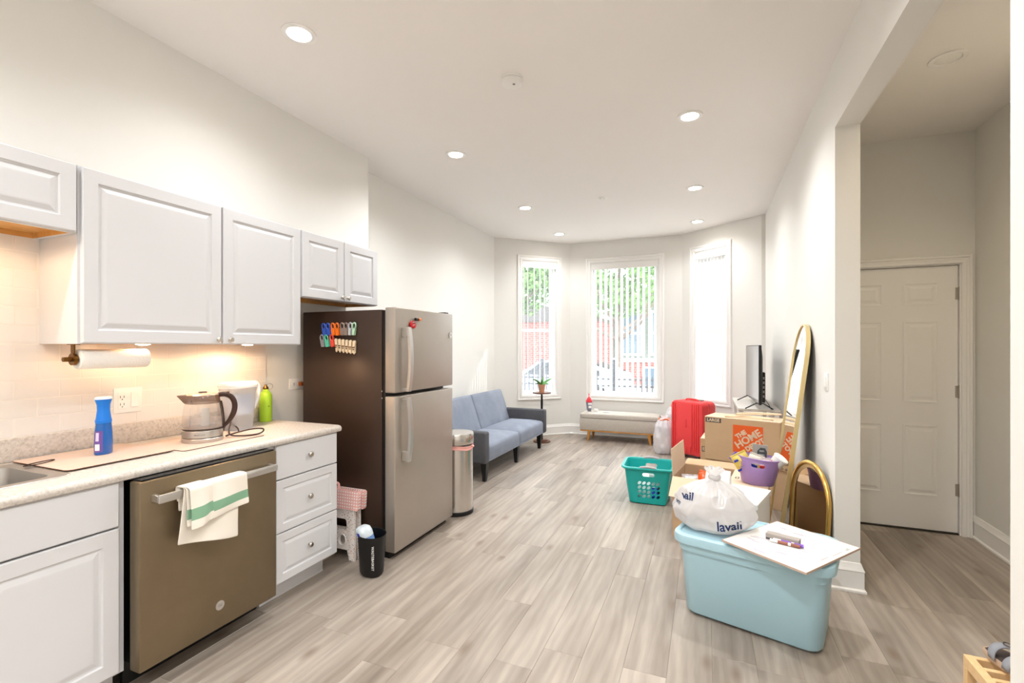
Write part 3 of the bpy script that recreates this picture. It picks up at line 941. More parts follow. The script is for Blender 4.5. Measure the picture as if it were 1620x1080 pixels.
def smooth_pts(p, n=6):
    p = [Vector(q) for q in p]; out = []
    for i in range(len(p) - 1):
        a, b_, c, d_ = p[max(i - 1, 0)], p[i], p[i + 1], p[min(i + 2, len(p) - 1)]
        for k in range(n):
            s = k / n
            out.append(.5 * ((2 * b_) + (c - a) * s + (2 * a - 5 * b_ + 4 * c - d_) * s * s + (3 * b_ - a - 3 * c + d_) * s ** 3))
    return out + [p[-1]]
hh = smooth_pts(hp)
rad = [.0155 if i < 26 else .0155 - .0075 * min(1, (i - 26) / 12) for i in range(len(hh))]
B().tube(hh, rad, 12, flat=.72).done('handle', MHB, t, 60, **L)
B().tube([(0, .079, .205), (0, .087, .16), (0, .0935, .10), (0, .094, .066)], .0075, 8).done('handle_spine', MHB, t, 60, **L)
B().box(-.006, .006, .098, .122, .2445, .252, .002).done('lid_button', MHB, t, 40, **L)
tx = text('electric kettle', .009, MINK, t, (0, 0, 0), Y3, Z3, name='printed_band', world=False, warp=lambda c: Vector(((.0933 + c.z) * math.cos(c.x / .093 - .2), (.0933 + c.z) * math.sin(c.x / .093 - .2), .043 + c.y)))
B().grid(lambda u, v: Vector((.0925 * math.cos(R(-8 + 26 * u)) * (1 - .12 * v), .0925 * math.sin(R(-8 + 26 * u)) * (1 - .12 * v), .088 + .09 * v)), 6, 4).done('water_scale', thin_mat('scale_print', (190, 196, 196), .55), t, 60, **L)
t = thing('kettle_cord', 'looped dark power cord on the counter right of the kettle', 'cord', (-2.4, 1.8, .918))
cp = smooth_pts([(-2.405, 1.785, .930), (-2.37, 1.83, .945), (-2.33, 1.885, .957), (-2.31, 1.935, .953), (-2.325, 1.955, .935), (-2.33, 1.925, .9235), (-2.345, 1.86, .924), (-2.385, 1.805, .932), (-2.43, 1.825, .955), (-2.50, 1.885, .975), (-2.56, 1.93, .982), (-2.585, 1.955, .965), (-2.56, 1.975, .935), (-2.53, 1.96, .922)])
B().tube(cp, .0042, 8).done('cable', MCORD, t, 60)

# --- water filter pitcher
t = thing('water_pitcher', 'clear water filter pitcher with white lid and handle behind the kettle', 'pitcher', (-2.625, 2.03, .9146), R(8))
B().loft([rrect(.10, .150, .035, 0), rrect(.112, .165, .04, .012), rrect(.130, .20, .05, .22), rrect(.134, .215, .05, .25)], True, False).done('jug', MPITCH, t, 40, **L)
B().loft([rrect(.095, .13, .03, .09), rrect(.118, .165, .04, .215)], True, True).done('filter_hopper', mat('pale_filter', (226, 230, 240), .3), t, 40, **L)
B().loft([rrect(.137, .220, .05, .25), rrect(.139, .222, .05, .27), rrect(.12, .20, .05, .285)]).done('lid', MPITCHW, t, 40, **L)
B().tube(smooth_pts([(0, .10, .268), (0, .135, .270), (0, .160, .245), (0, .158, .19), (0, .135, .135), (0, .102, .105)]), .013, 10, flat=1.3).done('handle', MPITCHW, t, 60, **L)

# --- green bottle
t = thing('water_bottle', 'lime green metal water bottle on the counter by the refrigerator', 'bottle', (-2.725, 2.310, .9146), R(-10))
B().lathe([(.036, 0), (.039, .004), (.039, .165), (.037, .18), (.028, .196), (.019, .203), (.0185, .215)], 32).done('body', MLIME, t, 50, **L)
B().lathe([(.0175, .2152), (.0175, .225), (.008, .238), (.006, .246)], 20).done('cap', MBRASS, t, 40, **L)
B().tube([(.004 + .014 * math.cos(2 * PI * k / 14), .022 + .016 * math.cos(2 * PI * k / 14), .232 + .020 * math.sin(2 * PI * k / 14)) for k in range(14)], .0024, 6, True).done('carabiner', MSTEEL, t, 60, **L)
text('o', .02, MBLK, t, (0, 0, 0), Y3, Z3, name='printed_mark', world=False, warp=lambda c: Vector(((.0393 + c.z) * math.cos(c.x / .039 - .05), (.0393 + c.z) * math.sin(c.x / .039 - .05), .105 + c.y)))
text('~', .02, MBLK, t, (0, 0, 0), Y3, Z3, name='printed_mark', world=False, warp=lambda c: Vector(((.0393 + c.z) * math.cos(c.x / .039 - 1.6), (.0393 + c.z) * math.sin(c.x / .039 - 1.6), .115 + c.y)))

# --- dish towel over the dishwasher handle
t = thing('dish_towel', 'cream dish towel with a green stripe hanging on the dishwasher handle', 'towel', (-2.04, 1.45, .81))
def towel(y0, y1, zlen, xo, k, seed, flare=0.0, skew=0.0, back=.10):
    b = B()
    NU, NV = 18, 26
    path_len = back + .05 + zlen
    def f(u, v):
        s = v * path_len
        yw = y0 + (y1 - y0) * u
        if s < back:
            x, z = -2.058 - .004, .812 + .004 - (back - s)
        elif s < back + .05:
            a = (s - back) / .05 * PI
            x, z = -2.042 - .019 * math.cos(a), .815 + .008 * math.sin(a)
        else:
            d = s - back - .05
            x, z = -2.0225 + .01 * d, .815 - d
        q = max(0, (s - back - .05) / zlen)
        n = noise.noise(Vector((u * 3.1 + seed, v * 2.0, seed)))
        out = max(0, q)
        x += out * (.010 * math.sin(u * 7 + seed + q * 1.5) + .010 * n + .008) + xo * (1 if s > back + .02 else -.5)
        yw += q * (flare * (u - .5) * 2 + skew) + .006 * n * out
        z += q * .02 * (u - .5) * k
        return Vector((x, yw, z))
    b.grid(f, NU, NV)
    return b, NU, NV, path_len
def towel_obj(name, args, stripe=None):
    b, NU, NV, pl = towel(*args)
    bmesh.ops.translate(b.bm, vec=-ORG[t.name], verts=b.bm.verts)
    me = b.mesh(name); me.materials.append(MCLOTH); me.materials.append(MGRN)
    if stripe:
        back, zl = args[8] if len(args) > 8 else .10, args[2]
        for p in me.polygons:
            j = p.index // NU
            d = ((j + .5) / NV * pl - back - .05) / zl
            if stripe[0] < d < stripe[1]: p.material_index = 1
    me.polygons.foreach_set('use_smooth', [True] * len(me.polygons))
    o = bpy.data.objects.new(name, me); COL.objects.link(o); o.parent = t
    md = o.modifiers.new('t', 'SOLIDIFY'); md.thickness = .003; md.offset = 1
    md = o.modifiers.new('s', 'SUBSURF'); md.levels = 1; md.render_levels = 1
    ORG[o.name] = ORG[t.name]
towel_obj('under_layer', (1.318, 1.560, .255, -.004, -3.2, 1.7, .02, -.012, .10))
towel_obj('upper_layer', (1.316, 1.600, .150, .016, 1.0, 4.2, .004, .006, .06), (.52, .80))
towel_obj('folded_corner', (1.318, 1.415, .160, .032, 1.0, 4.2, .002, .010, .03), (.50, .77))

# ================================================================== REFRIGERATOR AND NEIGHBOURS
t = thing('refrigerator', 'slate grey top-freezer refrigerator with dark brown side', 'refrigerator', (-2.3, 2.99, 0))
B().box(-2.70, -2.004, 2.600, 3.372, .03, 1.662, .008, 2).done('body', MDARK, t, 40)
B().box(-2.66, -1.955, 2.62, 3.355, 0, .035).done('base', MBLK, t)
B().box(-2.004, -1.982, 2.612, 3.36, .04, 1.655).done('gasket', MBLK, t)
f1 = B().box(-1.982, -1.900, 2.604, 3.374, 1.105, 1.676, .008, 3).done('freezer_door', MSLATE, t, 40)
f2 = B().box(-1.982, -1.900, 2.604, 3.374, .045, 1.082, .008, 3).done('fridge_door', MSLATE, t, 40)
def bar(par, z0, z1, foot):
    pts = []
    n = 14
    for k in range(n + 1):
        s = k / n
        bow = .022 * (1 - (2 * s - 1) ** 2)
        pts.append((-1.853 + bow * .8, 2.690 + bow * .15, z0 + (z1 - z0) * s))
    b = B()
    w, d = .017, .010
    b.loft([[Vector((x - d, y - w, z)), Vector((x + d, y - w, z)), Vector((x + d, y + w, z)), Vector((x - d, y + w, z))] for x, y, z in pts])
    zf = z1 - .035 if foot else z0 + .035
    b.box(-1.90, -1.856, 2.677, 2.703, zf - .033, zf + .033, .003)
    ze = z0 + .012 if foot else z1 - .012
    b.box(-1.90, -1.856, 2.677, 2.703, ze - .01, ze + .01, .002)
    b.done('handle', MHAND, par, 30)
bar(f1, 1.112, 1.545, True)
bar(f2, .640, 1.074, False)
bd = B().cyl((-1.9005, 3.338, 1.507), (-1.8965, 3.338, 1.507), .024, n=30).done('badge', MHAND, f1, 40, label='round pale metal badge')
text('GE', .018, MGREY, bd, (-1.8964, 3.338, 1.507), Y3, Z3)
B().box(-2.0, -1.93, 3.31, 3.36, 1.676, 1.690, .004).done('hinge_cover', MBLK, t)
b = B()
for z in (1.116, 1.070): b.cyl((-2.001, 2.6005, z), (-2.001, 2.597, z), .004, n=8)
b.done('side_screws', MHAND, t, kind='stuff')

# magnetic chip clips on the fridge side: arms with a loop, held on a magnet
MC = {n: mat('clip_' + n, c, .4) for n, c in dict(blue=(58, 92, 190), orange=(244, 120, 34), taupe=(140, 122, 112), silver=(190, 190, 196), mint=(178, 214, 186), grey=(146, 146, 150), green=(96, 200, 168), red=(236, 82, 66), cream=(236, 214, 182)).items()}
def clip(px, pz, h, w, tilt, col, label, group, loop=True):
    c = thing('chip_clip', label, 'clip', (px, 2.600, pz), 0, group)
    rot = Matrix.Rotation(R(tilt), 4, 'Y')
    for dy, dr in ((-.004, 0), (-.013, 5)):
        m = rot @ Matrix.Rotation(R(dr), 4, 'Y')
        b = B()
        n = 12
        r = w * .5
        # lower jaw blade, wider at the loop
        b.prism([(-w * .38, -h * .55), (w * .38, -h * .55), (w * .46, h * .1), (-w * .46, h * .1)], (0, dy, 0), X3, Z3, (0, -.006, 0))
        if loop:
            cz = h * .1 + r * .9
            b.tube([(r * .78 * math.cos(2 * PI * k / n), dy - .003, cz + r * 1.25 * math.sin(2 * PI * k / n)) for k in range(n)], .0042, 6, True)
        else:
            b.prism([(-w * .42, h * .1), (w * .42, h * .1), (w * .5, h * .40), (w * .2, h * .5), (-w * .2, h * .5), (-w * .5, h * .40)], (0, dy, 0), X3, Z3, (0, -.006, 0))
        b.xf(m)
        b.done('arm', col, c, 40, world=False)
    b = B().box(-w * .3, w * .3, -.004, -.0003, -h * .4, h * .1)
    b.done('magnet', MBLK, c, world=False)
    if not loop:
        B().box(-w * .45, w * .45, -.022, -.019, -h * .12, -h * .04).box(-w * .2, w * .2, -.022, -.019, -h * .3, -h * .2).done('spring', MBRASS, c, world=False)
        b = B().sphere((0, -.012, -h * .55), w * .42, (1, .5, 1), 10)
        b.done('tip', MC['cream'], c, 60, world=False)
top = [(-2.487, 'blue', 'leftmost blue chip clip in the upper row on the refrigerator side'), (-2.448, 'blue', 'second blue chip clip in the upper row, left of the orange ones'),
       (-2.405, 'orange', 'left orange chip clip in the upper row on the refrigerator side'), (-2.370, 'orange', 'right orange chip clip in the upper row on the refrigerator side'),
       (-2.325, 'taupe', 'left taupe chip clip in the upper row beside the orange clips'), (-2.293, 'taupe', 'right taupe chip clip in the upper row beside the white clip'),
       (-2.255, 'silver', 'silver white chip clip in the upper row'), (-2.228, 'mint', 'pale mint chip clip at the right end of the upper row')]
for i, (x_, c_, l_) in enumerate(top):
    clip(x_, 1.532, .072, .036, -16 + i * 2 if c_ != 'mint' else 6, MC[c_], l_, 'loop chip clips in the upper row')
for i, (x_, c_, l_) in enumerate([(-2.502, 'grey', 'grey chip clip at the left end of the lower row'), (-2.462, 'green', 'sea green chip clip in the lower row'), (-2.415, 'red', 'coral red chip clip in the lower row')]):
    clip(x_, 1.452, .072, .036, -15, MC[c_], l_, 'loop chip clips in the lower row')
nth = ['first', 'second', 'third', 'fourth', 'fifth', 'sixth']
for i in range(6):
    clip(-2.376 + i * .0305, 1.430 - i * .003, .082, .022, -12 + i * 2.4, MC['cream'], f'{nth[i]} cream clip from the left in the lower row', 'cream clips in the lower row', False)

t = thing('bottle_opener_magnet', 'round red bottle opener magnet on the freezer door', 'magnet', (-1.9, 2.80, 1.57))
b = B(); n = 28
rg = lambda r, x: [Vector((x, 2.798 + r * 1.15 * math.cos(2 * PI * k / n), 1.567 + r * .82 * math.sin(2 * PI * k / n))) for k in range(n)]
b.loft([rg(.030, -1.8998), rg(.033, -1.895), rg(.033, -1.888), rg(.028, -1.884)]).done('body', mat('red_enamel', (196, 22, 34), .3), t, 50)
B().tube([(-1.883, 2.798 + .024 * math.cos(a), 1.567 + .017 * math.sin(a)) for a in [R(30 + 12 * k) for k in range(11)]], .004, 6).done('steel_edge', MSTEEL, t, 60)
text('BEER', .013, MPINK, t, (-1.8838, 2.796, 1.563), (0, 1, .15), (0, -.15, 1))
t = thing('tube_magnet', 'small black magnet with an orange end on the freezer door', 'magnet', (-1.9, 2.86, 1.607))
B().cyl((-1.889, 2.826, 1.606), (-1.889, 2.858, 1.606), .0105, n=16).done('barrel', MBLK, t, 40)
B().cyl((-1.889, 2.858, 1.606), (-1.889, 2.886, 1.607), .0115, .010, n=16).done('end_cap', MC['orange'], t, 40, label='orange end cap')

# folding step stool, standing folded against the fridge side
t = thing('folding_step_stool', 'folded pink and white terrazzo step stool leaning on the refrigerator side', 'step stool', (-2.29, 2.50, 0))
MS = Matrix.Translation((-2.29, 2.515, 0)) @ Matrix.Rotation(R(-5), 4, 'X')
def st(b): return b.xf(MS)
for yy, nm in ((-.03, 'front'), (.022, 'rear')):
    b = B().prism([(-.165, 0), (-.125, 0), (-.115, .065), (.090, .065), (.112, 0), (.155, 0), (.128, .335), (-.14, .335)], (0, yy, 0), X3, Z3, (0, .016, 0))
    c = B().prism(list(zip(*[iter([-.10, .19, .062, .19, .078, .203, .070, .252, .058, .262, -.10, .262])] * 2)), (0, yy - .02, 0), X3, Z3, (0, .06, 0))
    cc = [(.045 + .027 * math.cos(2 * PI * k / 20), .125 + .033 * math.sin(2 * PI * k / 20)) for k in range(20)]
    c.prism(cc, (0, yy - .02, 0), X3, Z3, (0, .06, 0))
    st(b); st(c)
    lp = b.done('leg_panel', MTERR, t, 40, cuts=c)
b = B().tube([(.045 + .030 * math.cos(2 * PI * k / 20), -.030, .125 + .036 * math.sin(2 * PI * k / 20)) for k in range(20)], .005, 6, True)
st(b).done('hole_rim', MWP, t, 60)
b = B().prism(rrect(.34, .118, .016, 0, (0, 0), 4) and [(p.x + .002, p.y + .388) for p in rrect(.335, .125, .016)], (0, -.040, 0), X3, Z3, (0, .022, 0))
st(b).done('seat_half', MPINK, t, 40)
b = B().prism([(p.x + .002, p.y + .388) for p in rrect(.335, .125, .016)], (0, .020, 0), X3, Z3, (0, .022, 0))
st(b).done('seat_half', MPINK, t, 40)
b = B().tube([(-.125 + p.x, -.008, .452 + p.y) for p in rrect(.19, .066, .02)], .0085, 8, True)
st(b).done('carry_handle', MPNK, t, 60)

# black wastebasket with a jug inside
wx, wy = -1.932, 2.408
t = thing('wastebasket', 'small black wastebasket lettered in white, in front of the refrigerator', 'wastebasket', (wx, wy, 0), R(-22))
rings = [ell(.058, .044, .0005, 36), ell(.078, .060, .004, 36), ell(.087, .067, .02, 36), ell(.100, .080, .245, 36), ell(.103, .083, .252, 36), ell(.0985, .0785, .250, 36), ell(.084, .064, .024, 36), ell(.05, .04, .012, 36)]
B().loft(rings).done('shell', MBLK, t, 40, **L)
def wrap(c):
    # letters run down the front: text x -> -z, text y -> around
    z = .125 - c.x; ang = R(-32) + c.y / .09
    k = (z - .02) / .225
    a, b_ = .087 + .013 * k, .067 + .013 * k
    return Vector(((a + .0006 + c.z) * math.cos(ang), (b_ + .0006 + c.z) * math.sin(ang), z))
text('WASTEBASKET', .0225, MWP, t, (0, 0, 0), X3, Z3, name='lettering', world=False, bold=.0002, warp=wrap)
t = thing('plastic_jug', 'half full clear blue plastic jug with a blue label in the black wastebasket', 'jug', (wx, wy, .105), (R(14), R(-10), R(-30)))
B().loft([rrect(.115, .080, .03, 0), rrect(.118, .084, .034, .02), rrect(.118, .084, .034, .135)], True, True).done('liquid', mat('blue_liquid', (120, 156, 212), .2), t, 50, **L)
B().loft([rrect(.119, .085, .034, .136), rrect(.119, .085, .034, .165), rrect(.108, .076, .032, .188), rrect(.07, .05, .02, .197)], False, True).done('shoulder', mat('frosted_jug', (214, 224, 230), .35), t, 50, **L)
B().box(-.002, .034, -.0445, -.0425, .150, .172).done('label', mat('blue_label', (36, 62, 190), .5), t, **L)
B().box(-.002, .034, -.0445, -.0425, .124, .150).done('label', MPAPER, t, **L)

# stainless trash can
t = thing('trash_can', 'stainless steel step trash can with pink liner beside the refrigerator', 'trash can', (-1.985, 3.59, 0))
MLINER = mat('pink_bin_liner', (240, 176, 168), .5)
MSTV = mat('polished_steel', (206, 202, 198), .24, 1.0)
B().lathe([(.140, 0), (.146, .004), (.146, .032), (.142, .036)], 44).done('base_ring', MBLK, t, 40, **L)
B().lathe([(.141, .036), (.141, .555)], 44, cap0=False).done('body', MSTV, t, 40, **L)
b = B()
b.grid(lambda u, v: Vector(((.143 + .004 * math.sin(3 * PI * v) + .003 * math.sin(u * 40)) * math.cos(2 * PI * u), (.143 + .004 * math.sin(3 * PI * v) + .003 * math.sin(u * 40)) * math.sin(2 * PI * u), .548 + .034 * v + .006 * math.sin(u * 25))), 60, 4, True)
b.box(.138, .168, -.012, .012, .566, .582, .006)
b.done('liner', MLINER, t, 60, **L)
B().lathe([(.138, .584), (.138, .592)], 40).done('gap_ring', MBLK, t, 40, **L)
B().lathe([(.146, .592), (.148, .596), (.148, .672), (.143, .682), (.10, .686), (.02, .687)], 44).done('lid', MSTV, t, 40, **L)

# ================================================================== LIVING ROOM
# futon sofa; arms at both ends, two seat cushions, two back cushions
t = thing('futon_sofa', 'grey velvet two seat futon sofa with black tapered legs on the left wall', 'sofa', (-2.55, 5.44, 0))
S0, S1, FX, BKX = 4.42, 6.47, -2.11, -2.93
SM = (S0 + S1) / 2
for (ya, yb) in ((S0, S0 + .115), (S1 - .115, S1)):
    b = B().box(BKX + .05, FX, ya, yb, .195, .525, .022, 3)
    b.done('arm', MSOFAD, t, 50, label='charcoal padded arm')
def cushion(b, x0, x1, y0, y1, z0, z1, puff, r=.03, N=12):
    """padded block: top swells"""
    M_ = 10
    def f(u, v):
        return None
    rings = []
    prof = [(0, 0, 0), (0, .35, .4), (0, .75, .9), (.010, .93, 1), (.03, 1.0, 1)]
    cx, cy = (x0 + x1) / 2, (y0 + y1) / 2
    for ins, zz, _ in prof:
        rings.append([p + Vector((cx, cy, 0)) for p in rrect(x1 - x0 - 2 * ins, y1 - y0 - 2 * ins, .035, z0 + (z1 - z0) * zz, (0, 0), 4)])
    for k in range(1, 6):
        s = 1 - k / 6
        rings.append([Vector((cx + (p.x - cx) * s, cy + (p.y - cy) * s, z1 + puff * (1 - s ** 2.2))) for p in rings[4]])
    b.loft(rings)
    return b
for (ya, yb) in ((S0 + .118, SM - .004), (SM + .004, S1 - .118)):
    sc = cushion(B(), -2.66, FX - .008, ya, yb, .232, .375, .055).done('seat_cushion', MSOFA, t, 60)
    B().box(-2.66, FX - .012, ya + .004, yb - .004, .198, .232, .006).done('seat_base', MSOFA, t, 40)
MB = lambda cy: Matrix.Translation((-2.70, cy, .36)) @ Matrix.Rotation(R(-19), 4, 'Y')
for (ya, yb) in ((S0 + .06, SM - .004), (SM + .004, S1 - .06)):
    b = cushion(B(), -.07, .07, 0, .01, 0, 1, 0) if False else B()
    w_ = yb - ya
    rings = []
    for x_, ins in ((-.065, .02), (-.055, 0), (.035, 0), (.052, .012), (.060, .04), (.066, .14)):
        pr = rrect(w_ - 2 * ins, .50 - 2 * ins, .035, 0, (0, .20), 4)
        rings.append([Vector((x_, p.x, p.y)) for p in pr])
    b.loft(rings).xf(MB((ya + yb) / 2))
    b.done('back_cushion', MSOFA, t, 60)
B().box(-2.70, -2.62, S0 + .118, S1 - .118, .20, .30).done('rear_rail', MSOFAD, t)
for (lx, ly) in ((-2.155, 4.505), (-2.155, 5.40), (-2.155, 6.27), (-2.80, 4.505), (-2.80, 6.27), (-2.80, 5.40)):
    b = B().loft([[Vector((lx + sx * .018, ly + sy * .018, 0)) for sx, sy in ((-1, -1), (1, -1), (1, 1), (-1, 1))], [Vector((lx + sx * .032, ly + sy * .032, .2)) for sx, sy in ((-1, -1), (1, -1), (1, 1), (-1, 1))]])
    b.done('leg', MBLK, t)

# plant table and orchid
px_, py_ = -2.270, 6.72
t = thing('plant_table', 'thin round walnut plant table on a dark pole by the left bay window', 'table', (px_, py_, 0))
B().lathe([(.128, 0), (.128, .012), (.122, .018)], 36).done('base', MWAL, t, 40, **L)
B().lathe([(.085, .018), (.085, .030), (.080, .034)], 32).done('base_step', MWAL, t, 40, **L)
B().lathe([(.017, .034), (.012, .2), (.014, .4), (.018, .58), (.013, .72)], 16).done('pole', MBLK, t, 50, **L)
B().lathe([(.135, .72), (.138, .724), (.138, .734), (.135, .738)], 40).done('table_top', MWAL, t, 40, **L)
t = thing('potted_orchid', 'orchid with broad green leaves in a ribbed terracotta pot on the plant table', 'plant', (px_, py_, .738))
pr = [(.036, 0), (.038, .002)]
for k in range(8):
    z = .006 + k * .0125; r0 = .038 + k * .0022
    pr += [(r0, z), (r0 + .0025, z + .006), (r0 + .001, z + .012)]
pr += [(.058, .108), (.058, .116), (.053, .116), (.048, .095)]
B().lathe(pr, 32).done('pot', MTERRA, t, 50, **L)
def leaf(a, ln, w, rise, droop):
    def f(u, v):
        s = v; ww = w * math.sin(PI * min(1, .12 + .88 * s)) ** .7 * (u - .5)
        d = ln * s
        return Vector((d * math.cos(a) - ww * math.sin(a), d * math.sin(a) + ww * math.cos(a), .108 + rise * s - droop * s * s + abs(u - .5) * .012 + ww * .8))
    b = B().grid(f, 4, 8)
    o = b.done('leaf', MLEAF, t, 60, **L)
    md = o.modifiers.new('t', 'SOLIDIFY'); md.thickness = .0025
leaf(R(200), .145, .040, .13, .05); leaf(R(22), .150, .040, .12, .03); leaf(R(95), .09, .035, .11, .0)
leaf(R(-10), .11, .036, .05, .03); leaf(R(-70), .08, .03, .09, .01); leaf(R(170), .10, .035, .04, .03)
for k, (dx, dy, h_) in enumerate(((.012, 0, .40), (-.01, .012, .36))):
    B().tube(smooth_pts([(dx, dy, .105), (dx * .6, dy, .22), (dx * 1.5, dy + .01, .32), (dx, dy + .015, h_)]), .0022, 6).done('stem', mat('dry_stem', (150, 150, 118), .7), t, 60, **L)

# storage bench under the middle window
t = thing('storage_bench', 'beige linen storage bench with oak legs under the middle window', 'bench', (-1.195, 7.24, 0))
x0, x1, y0, y1 = -1.771, -.62, 7.03, 7.44
B().box(x0, x1, y0, y1, .165, .345, .012, 2).done('box', MLINEN, t, 40)
cushion(B(), x0 - .002, x1 + .002, y0 - .002, y1 + .002, .350, .415, .012).done('lid_cushion', MLINEN, t, 50)
B().box(x0 + .004, x1 - .004, y0 + .002, y1 - .002, .147, .165, .003).done('base_board', MOAK, t)
for sx, sy in ((x0 + .14, y0 + .03), (x1 - .14, y0 + .03), (x0 + .14, y1 - .05), (x1 - .14, y1 - .05)):
    lean = -.02 if sx < -1.2 else .02
    B().cyl((sx + lean, sy, 0), (sx, sy, .147), 0.016, .026, n=14).done('leg', MOAK, t, 40)

t = thing('handheld_vacuum', 'red and grey handheld vacuum standing on the left end of the bench', 'vacuum', (-1.665, 7.20, .4275), R(30))
B().loft([rrect(.045, .05, .014, 0), rrect(.06, .065, .02, .012), rrect(.085, .085, .03, .11), rrect(.09, .09, .034, .14)]).done('dust_cup', mat('smoky_cup', (128, 132, 150), .2), t, 50, **L)
B().loft([rrect(.092, .092, .034, .140), rrect(.092, .092, .036, .155), rrect(.06, .07, .025, .19), rrect(.028, .04, .012, .215)]).done('motor_body', mat('red_vacuum_shell', (224, 48, 62), .35), t, 50, **L)
B().tube(smooth_pts([(0, -.01, .21), (.004, .012, .235), (.01, .03, .262)]), .011, 10).done('handle', mat('pink_vacuum_handle', (230, 110, 120), .4), t, 60, **L)
B().box(-.03, .03, -.046, -.042, .10, .13, .002).box(-.022, .022, -.044, -.040, .05, .085, .002).done('label', MPAPER, t, **L)
t = thing('power_adapter', 'white power adapter on the bench beside the vacuum', 'adapter', (-1.56, 7.20, .4275), R(20))
B().box(-.032, .032, -.02, .02, 0, .038, .008, 2).done('body', MWP, t, 40, **L)
B().tube(smooth_pts([(-.032, 0, .012), (-.05, -.02, .006), (-.06, -.06, .004), (-.03, -.09, .003)]), .003, 6).done('cable', MWP, t, 60, **L)
t = thing('folded_paper', 'flat white paper lying on top of the bench', 'paper', (-1.395, 7.17, .428), R(15))
B().box(-.05, .05, -.03, .03, 0, .004).done('lower_sheet', MPAPER, t, **L)
b = B().box(-.05, .035, -.03, .028, .0042, .007)
b.done('upper_sheet', MPAPER, t, **L)

# ================================================================== BOXES, TOTE AND CLUTTER ON THE RIGHT
# pale blue tote
TC, TR = (.236, 2.768), R(-16)
t = thing('storage_tote', 'large pale blue plastic storage tote with its lid on, near the hall opening', 'tote', (TC[0], TC[1], 0), TR)
def rr(w, d, r, z): return rrect(w, d, r, z, (0, 0), 6)
b = B().loft([rr(.605, .345, .06, .014), rr(.62, .36, .065, .024), rr(.660, .405, .07, .34), rr(.682, .43, .075, .345), rr(.688, .436, .075, .392)], True, True)
b.done('body', MBLUEBIN, t, 40, **L)
b = B().loft([rr(.700, .446, .078, .386), rr(.726, .472, .085, .388), rr(.728, .474, .085, .412), rr(.720, .466, .083, .428), rr(.695, .441, .078, .434), rr(.670, .415, .07, .434), rr(.660, .405, .068, .427), rr(.45, .22, .05, .427)], True, True)
b.done('lid', MBLUEBIN, t, 40, **L)
b = B()
for sx in (-1, 1):
    b.tube([(sx * .285, yy, .4345) for yy in (-.10, -.05, 0, .05, .10)], .010, 10)
    b.box(sx * .19 - .05, sx * .19 + .05, -.15, .15, 0, .016, .004)
b.done('lid_ridge', MBLUEBIN, t, 40, kind='stuff', **L)
TOPZ = .4345

# whiteboard on the tote
t = thing('whiteboard', 'small scribbled whiteboard lying across the right end of the tote', 'whiteboard', (.376, 2.640, .4485), (R(.4), 0, R(53.5)))
B().box(-.24, .24, -.198, .198, 0, .008, .001).done('board', mat('whiteboard_surface', (238, 236, 234), .18), t, **L)
b = B()
for (x0, x1, y0, y1) in ((-.2415, -.2395, -.1995, .1995), (.2395, .2415, -.1995, .1995), (-.2395, .2395, -.1995, -.1975), (-.2395, .2395, .1975, .1995)):
    b.box(x0, x1, y0, y1, -.0005, .0087)
b.done('edge_frame', mat('beige_edge', (196, 172, 156), .6), t, **L)
MFAINT = mat('faint_marker', (146, 126, 164), .5)
b = B()
rg_ = random.Random(5)
for k in range(46):
    xx, yy = rg_.uniform(-.17, .17), rg_.uniform(-.12, .14)
    ln = rg_.uniform(.02, .075)
    b.box(-ln / 2, ln / 2, -.0009, .0009, .0081, .0085, mtx=Matrix.Translation((xx, yy, 0)) @ Matrix.Rotation(R(-82 + rg_.uniform(-7, 7)), 4, 'Z'))
b.done('marker_strokes', MFAINT, t, kind='stuff', **L)
b = B().box(-.06, .0, -.171, -.169, .0081, .0086).box(-.225, -.223, -.02, .07, .0081, .0086)
b.box(.03, .12, -.176, -.1745, .0081, .0086)
b.done('brown_lines', mat('brown_marker', (150, 112, 96), .5), t, kind='stuff', **L)
text('Notes', .022, mat('violet_marker', (150, 110, 190), .5), t, (-.205, .03, .0083), (0, -1, 0), X3, world=False, depth=.0002)
text('bug', .024, MGREY, t, (.165, -.175, .0083), (.9, .3, 0), (-.3, .9, 0), world=False, depth=.0002)
text('Thursday', .026, mat('teal_marker', (150, 216, 214), .5), t, (.205, .02, .0083), (0, 1, 0), (-1, 0, 0), world=False, depth=.0002)
def onboard(x, y, z=.4575):
    c, s = math.cos(R(53.5)), math.sin(R(53.5)); return (.376 + x * c - y * s, 2.640 + x * s + y * c, z)
t = thing('board_eraser', 'grey felt whiteboard eraser lying on the whiteboard', 'eraser', onboard(-.005, .030), R(-22))
B().box(-.073, .073, -.020, .020, .008, .030, .002).done('felt_back', mat('grey_felt', (172, 164, 158), .95, bump=(250, .4)), t, **L)
B().box(-.072, .072, -.019, .019, 0, .008).done('wiping_pad', mat('dark_felt', (96, 90, 88), .95), t, **L)
def marker(x, y, rot, col, label):
    t = thing('dry_erase_marker', label, 'marker', onboard(x, y, .4655), rot, 'dry erase markers')
    B().cyl((-.062, 0, 0), (.028, 0, 0), .0075, n=16).done('barrel', MWP, t, 40, **L)
    B().cyl((.028, 0, 0), (.066, 0, 0), .0082, .0076, n=16).done('cap', col, t, 40, **L)
    B().cyl((-.028, 0, 0), (.016, 0, 0), .0078, n=16).done('label_band', col, t, 40, **L)
marker(-.038, .005, R(-18), mat('brown_cap', (150, 94, 74), .4), 'brown capped dry erase marker in front of the grey eraser')
marker(-.018, .0, R(-18), mat('violet_cap', (136, 92, 208), .4), 'purple capped dry erase marker between the brown one and the eraser')

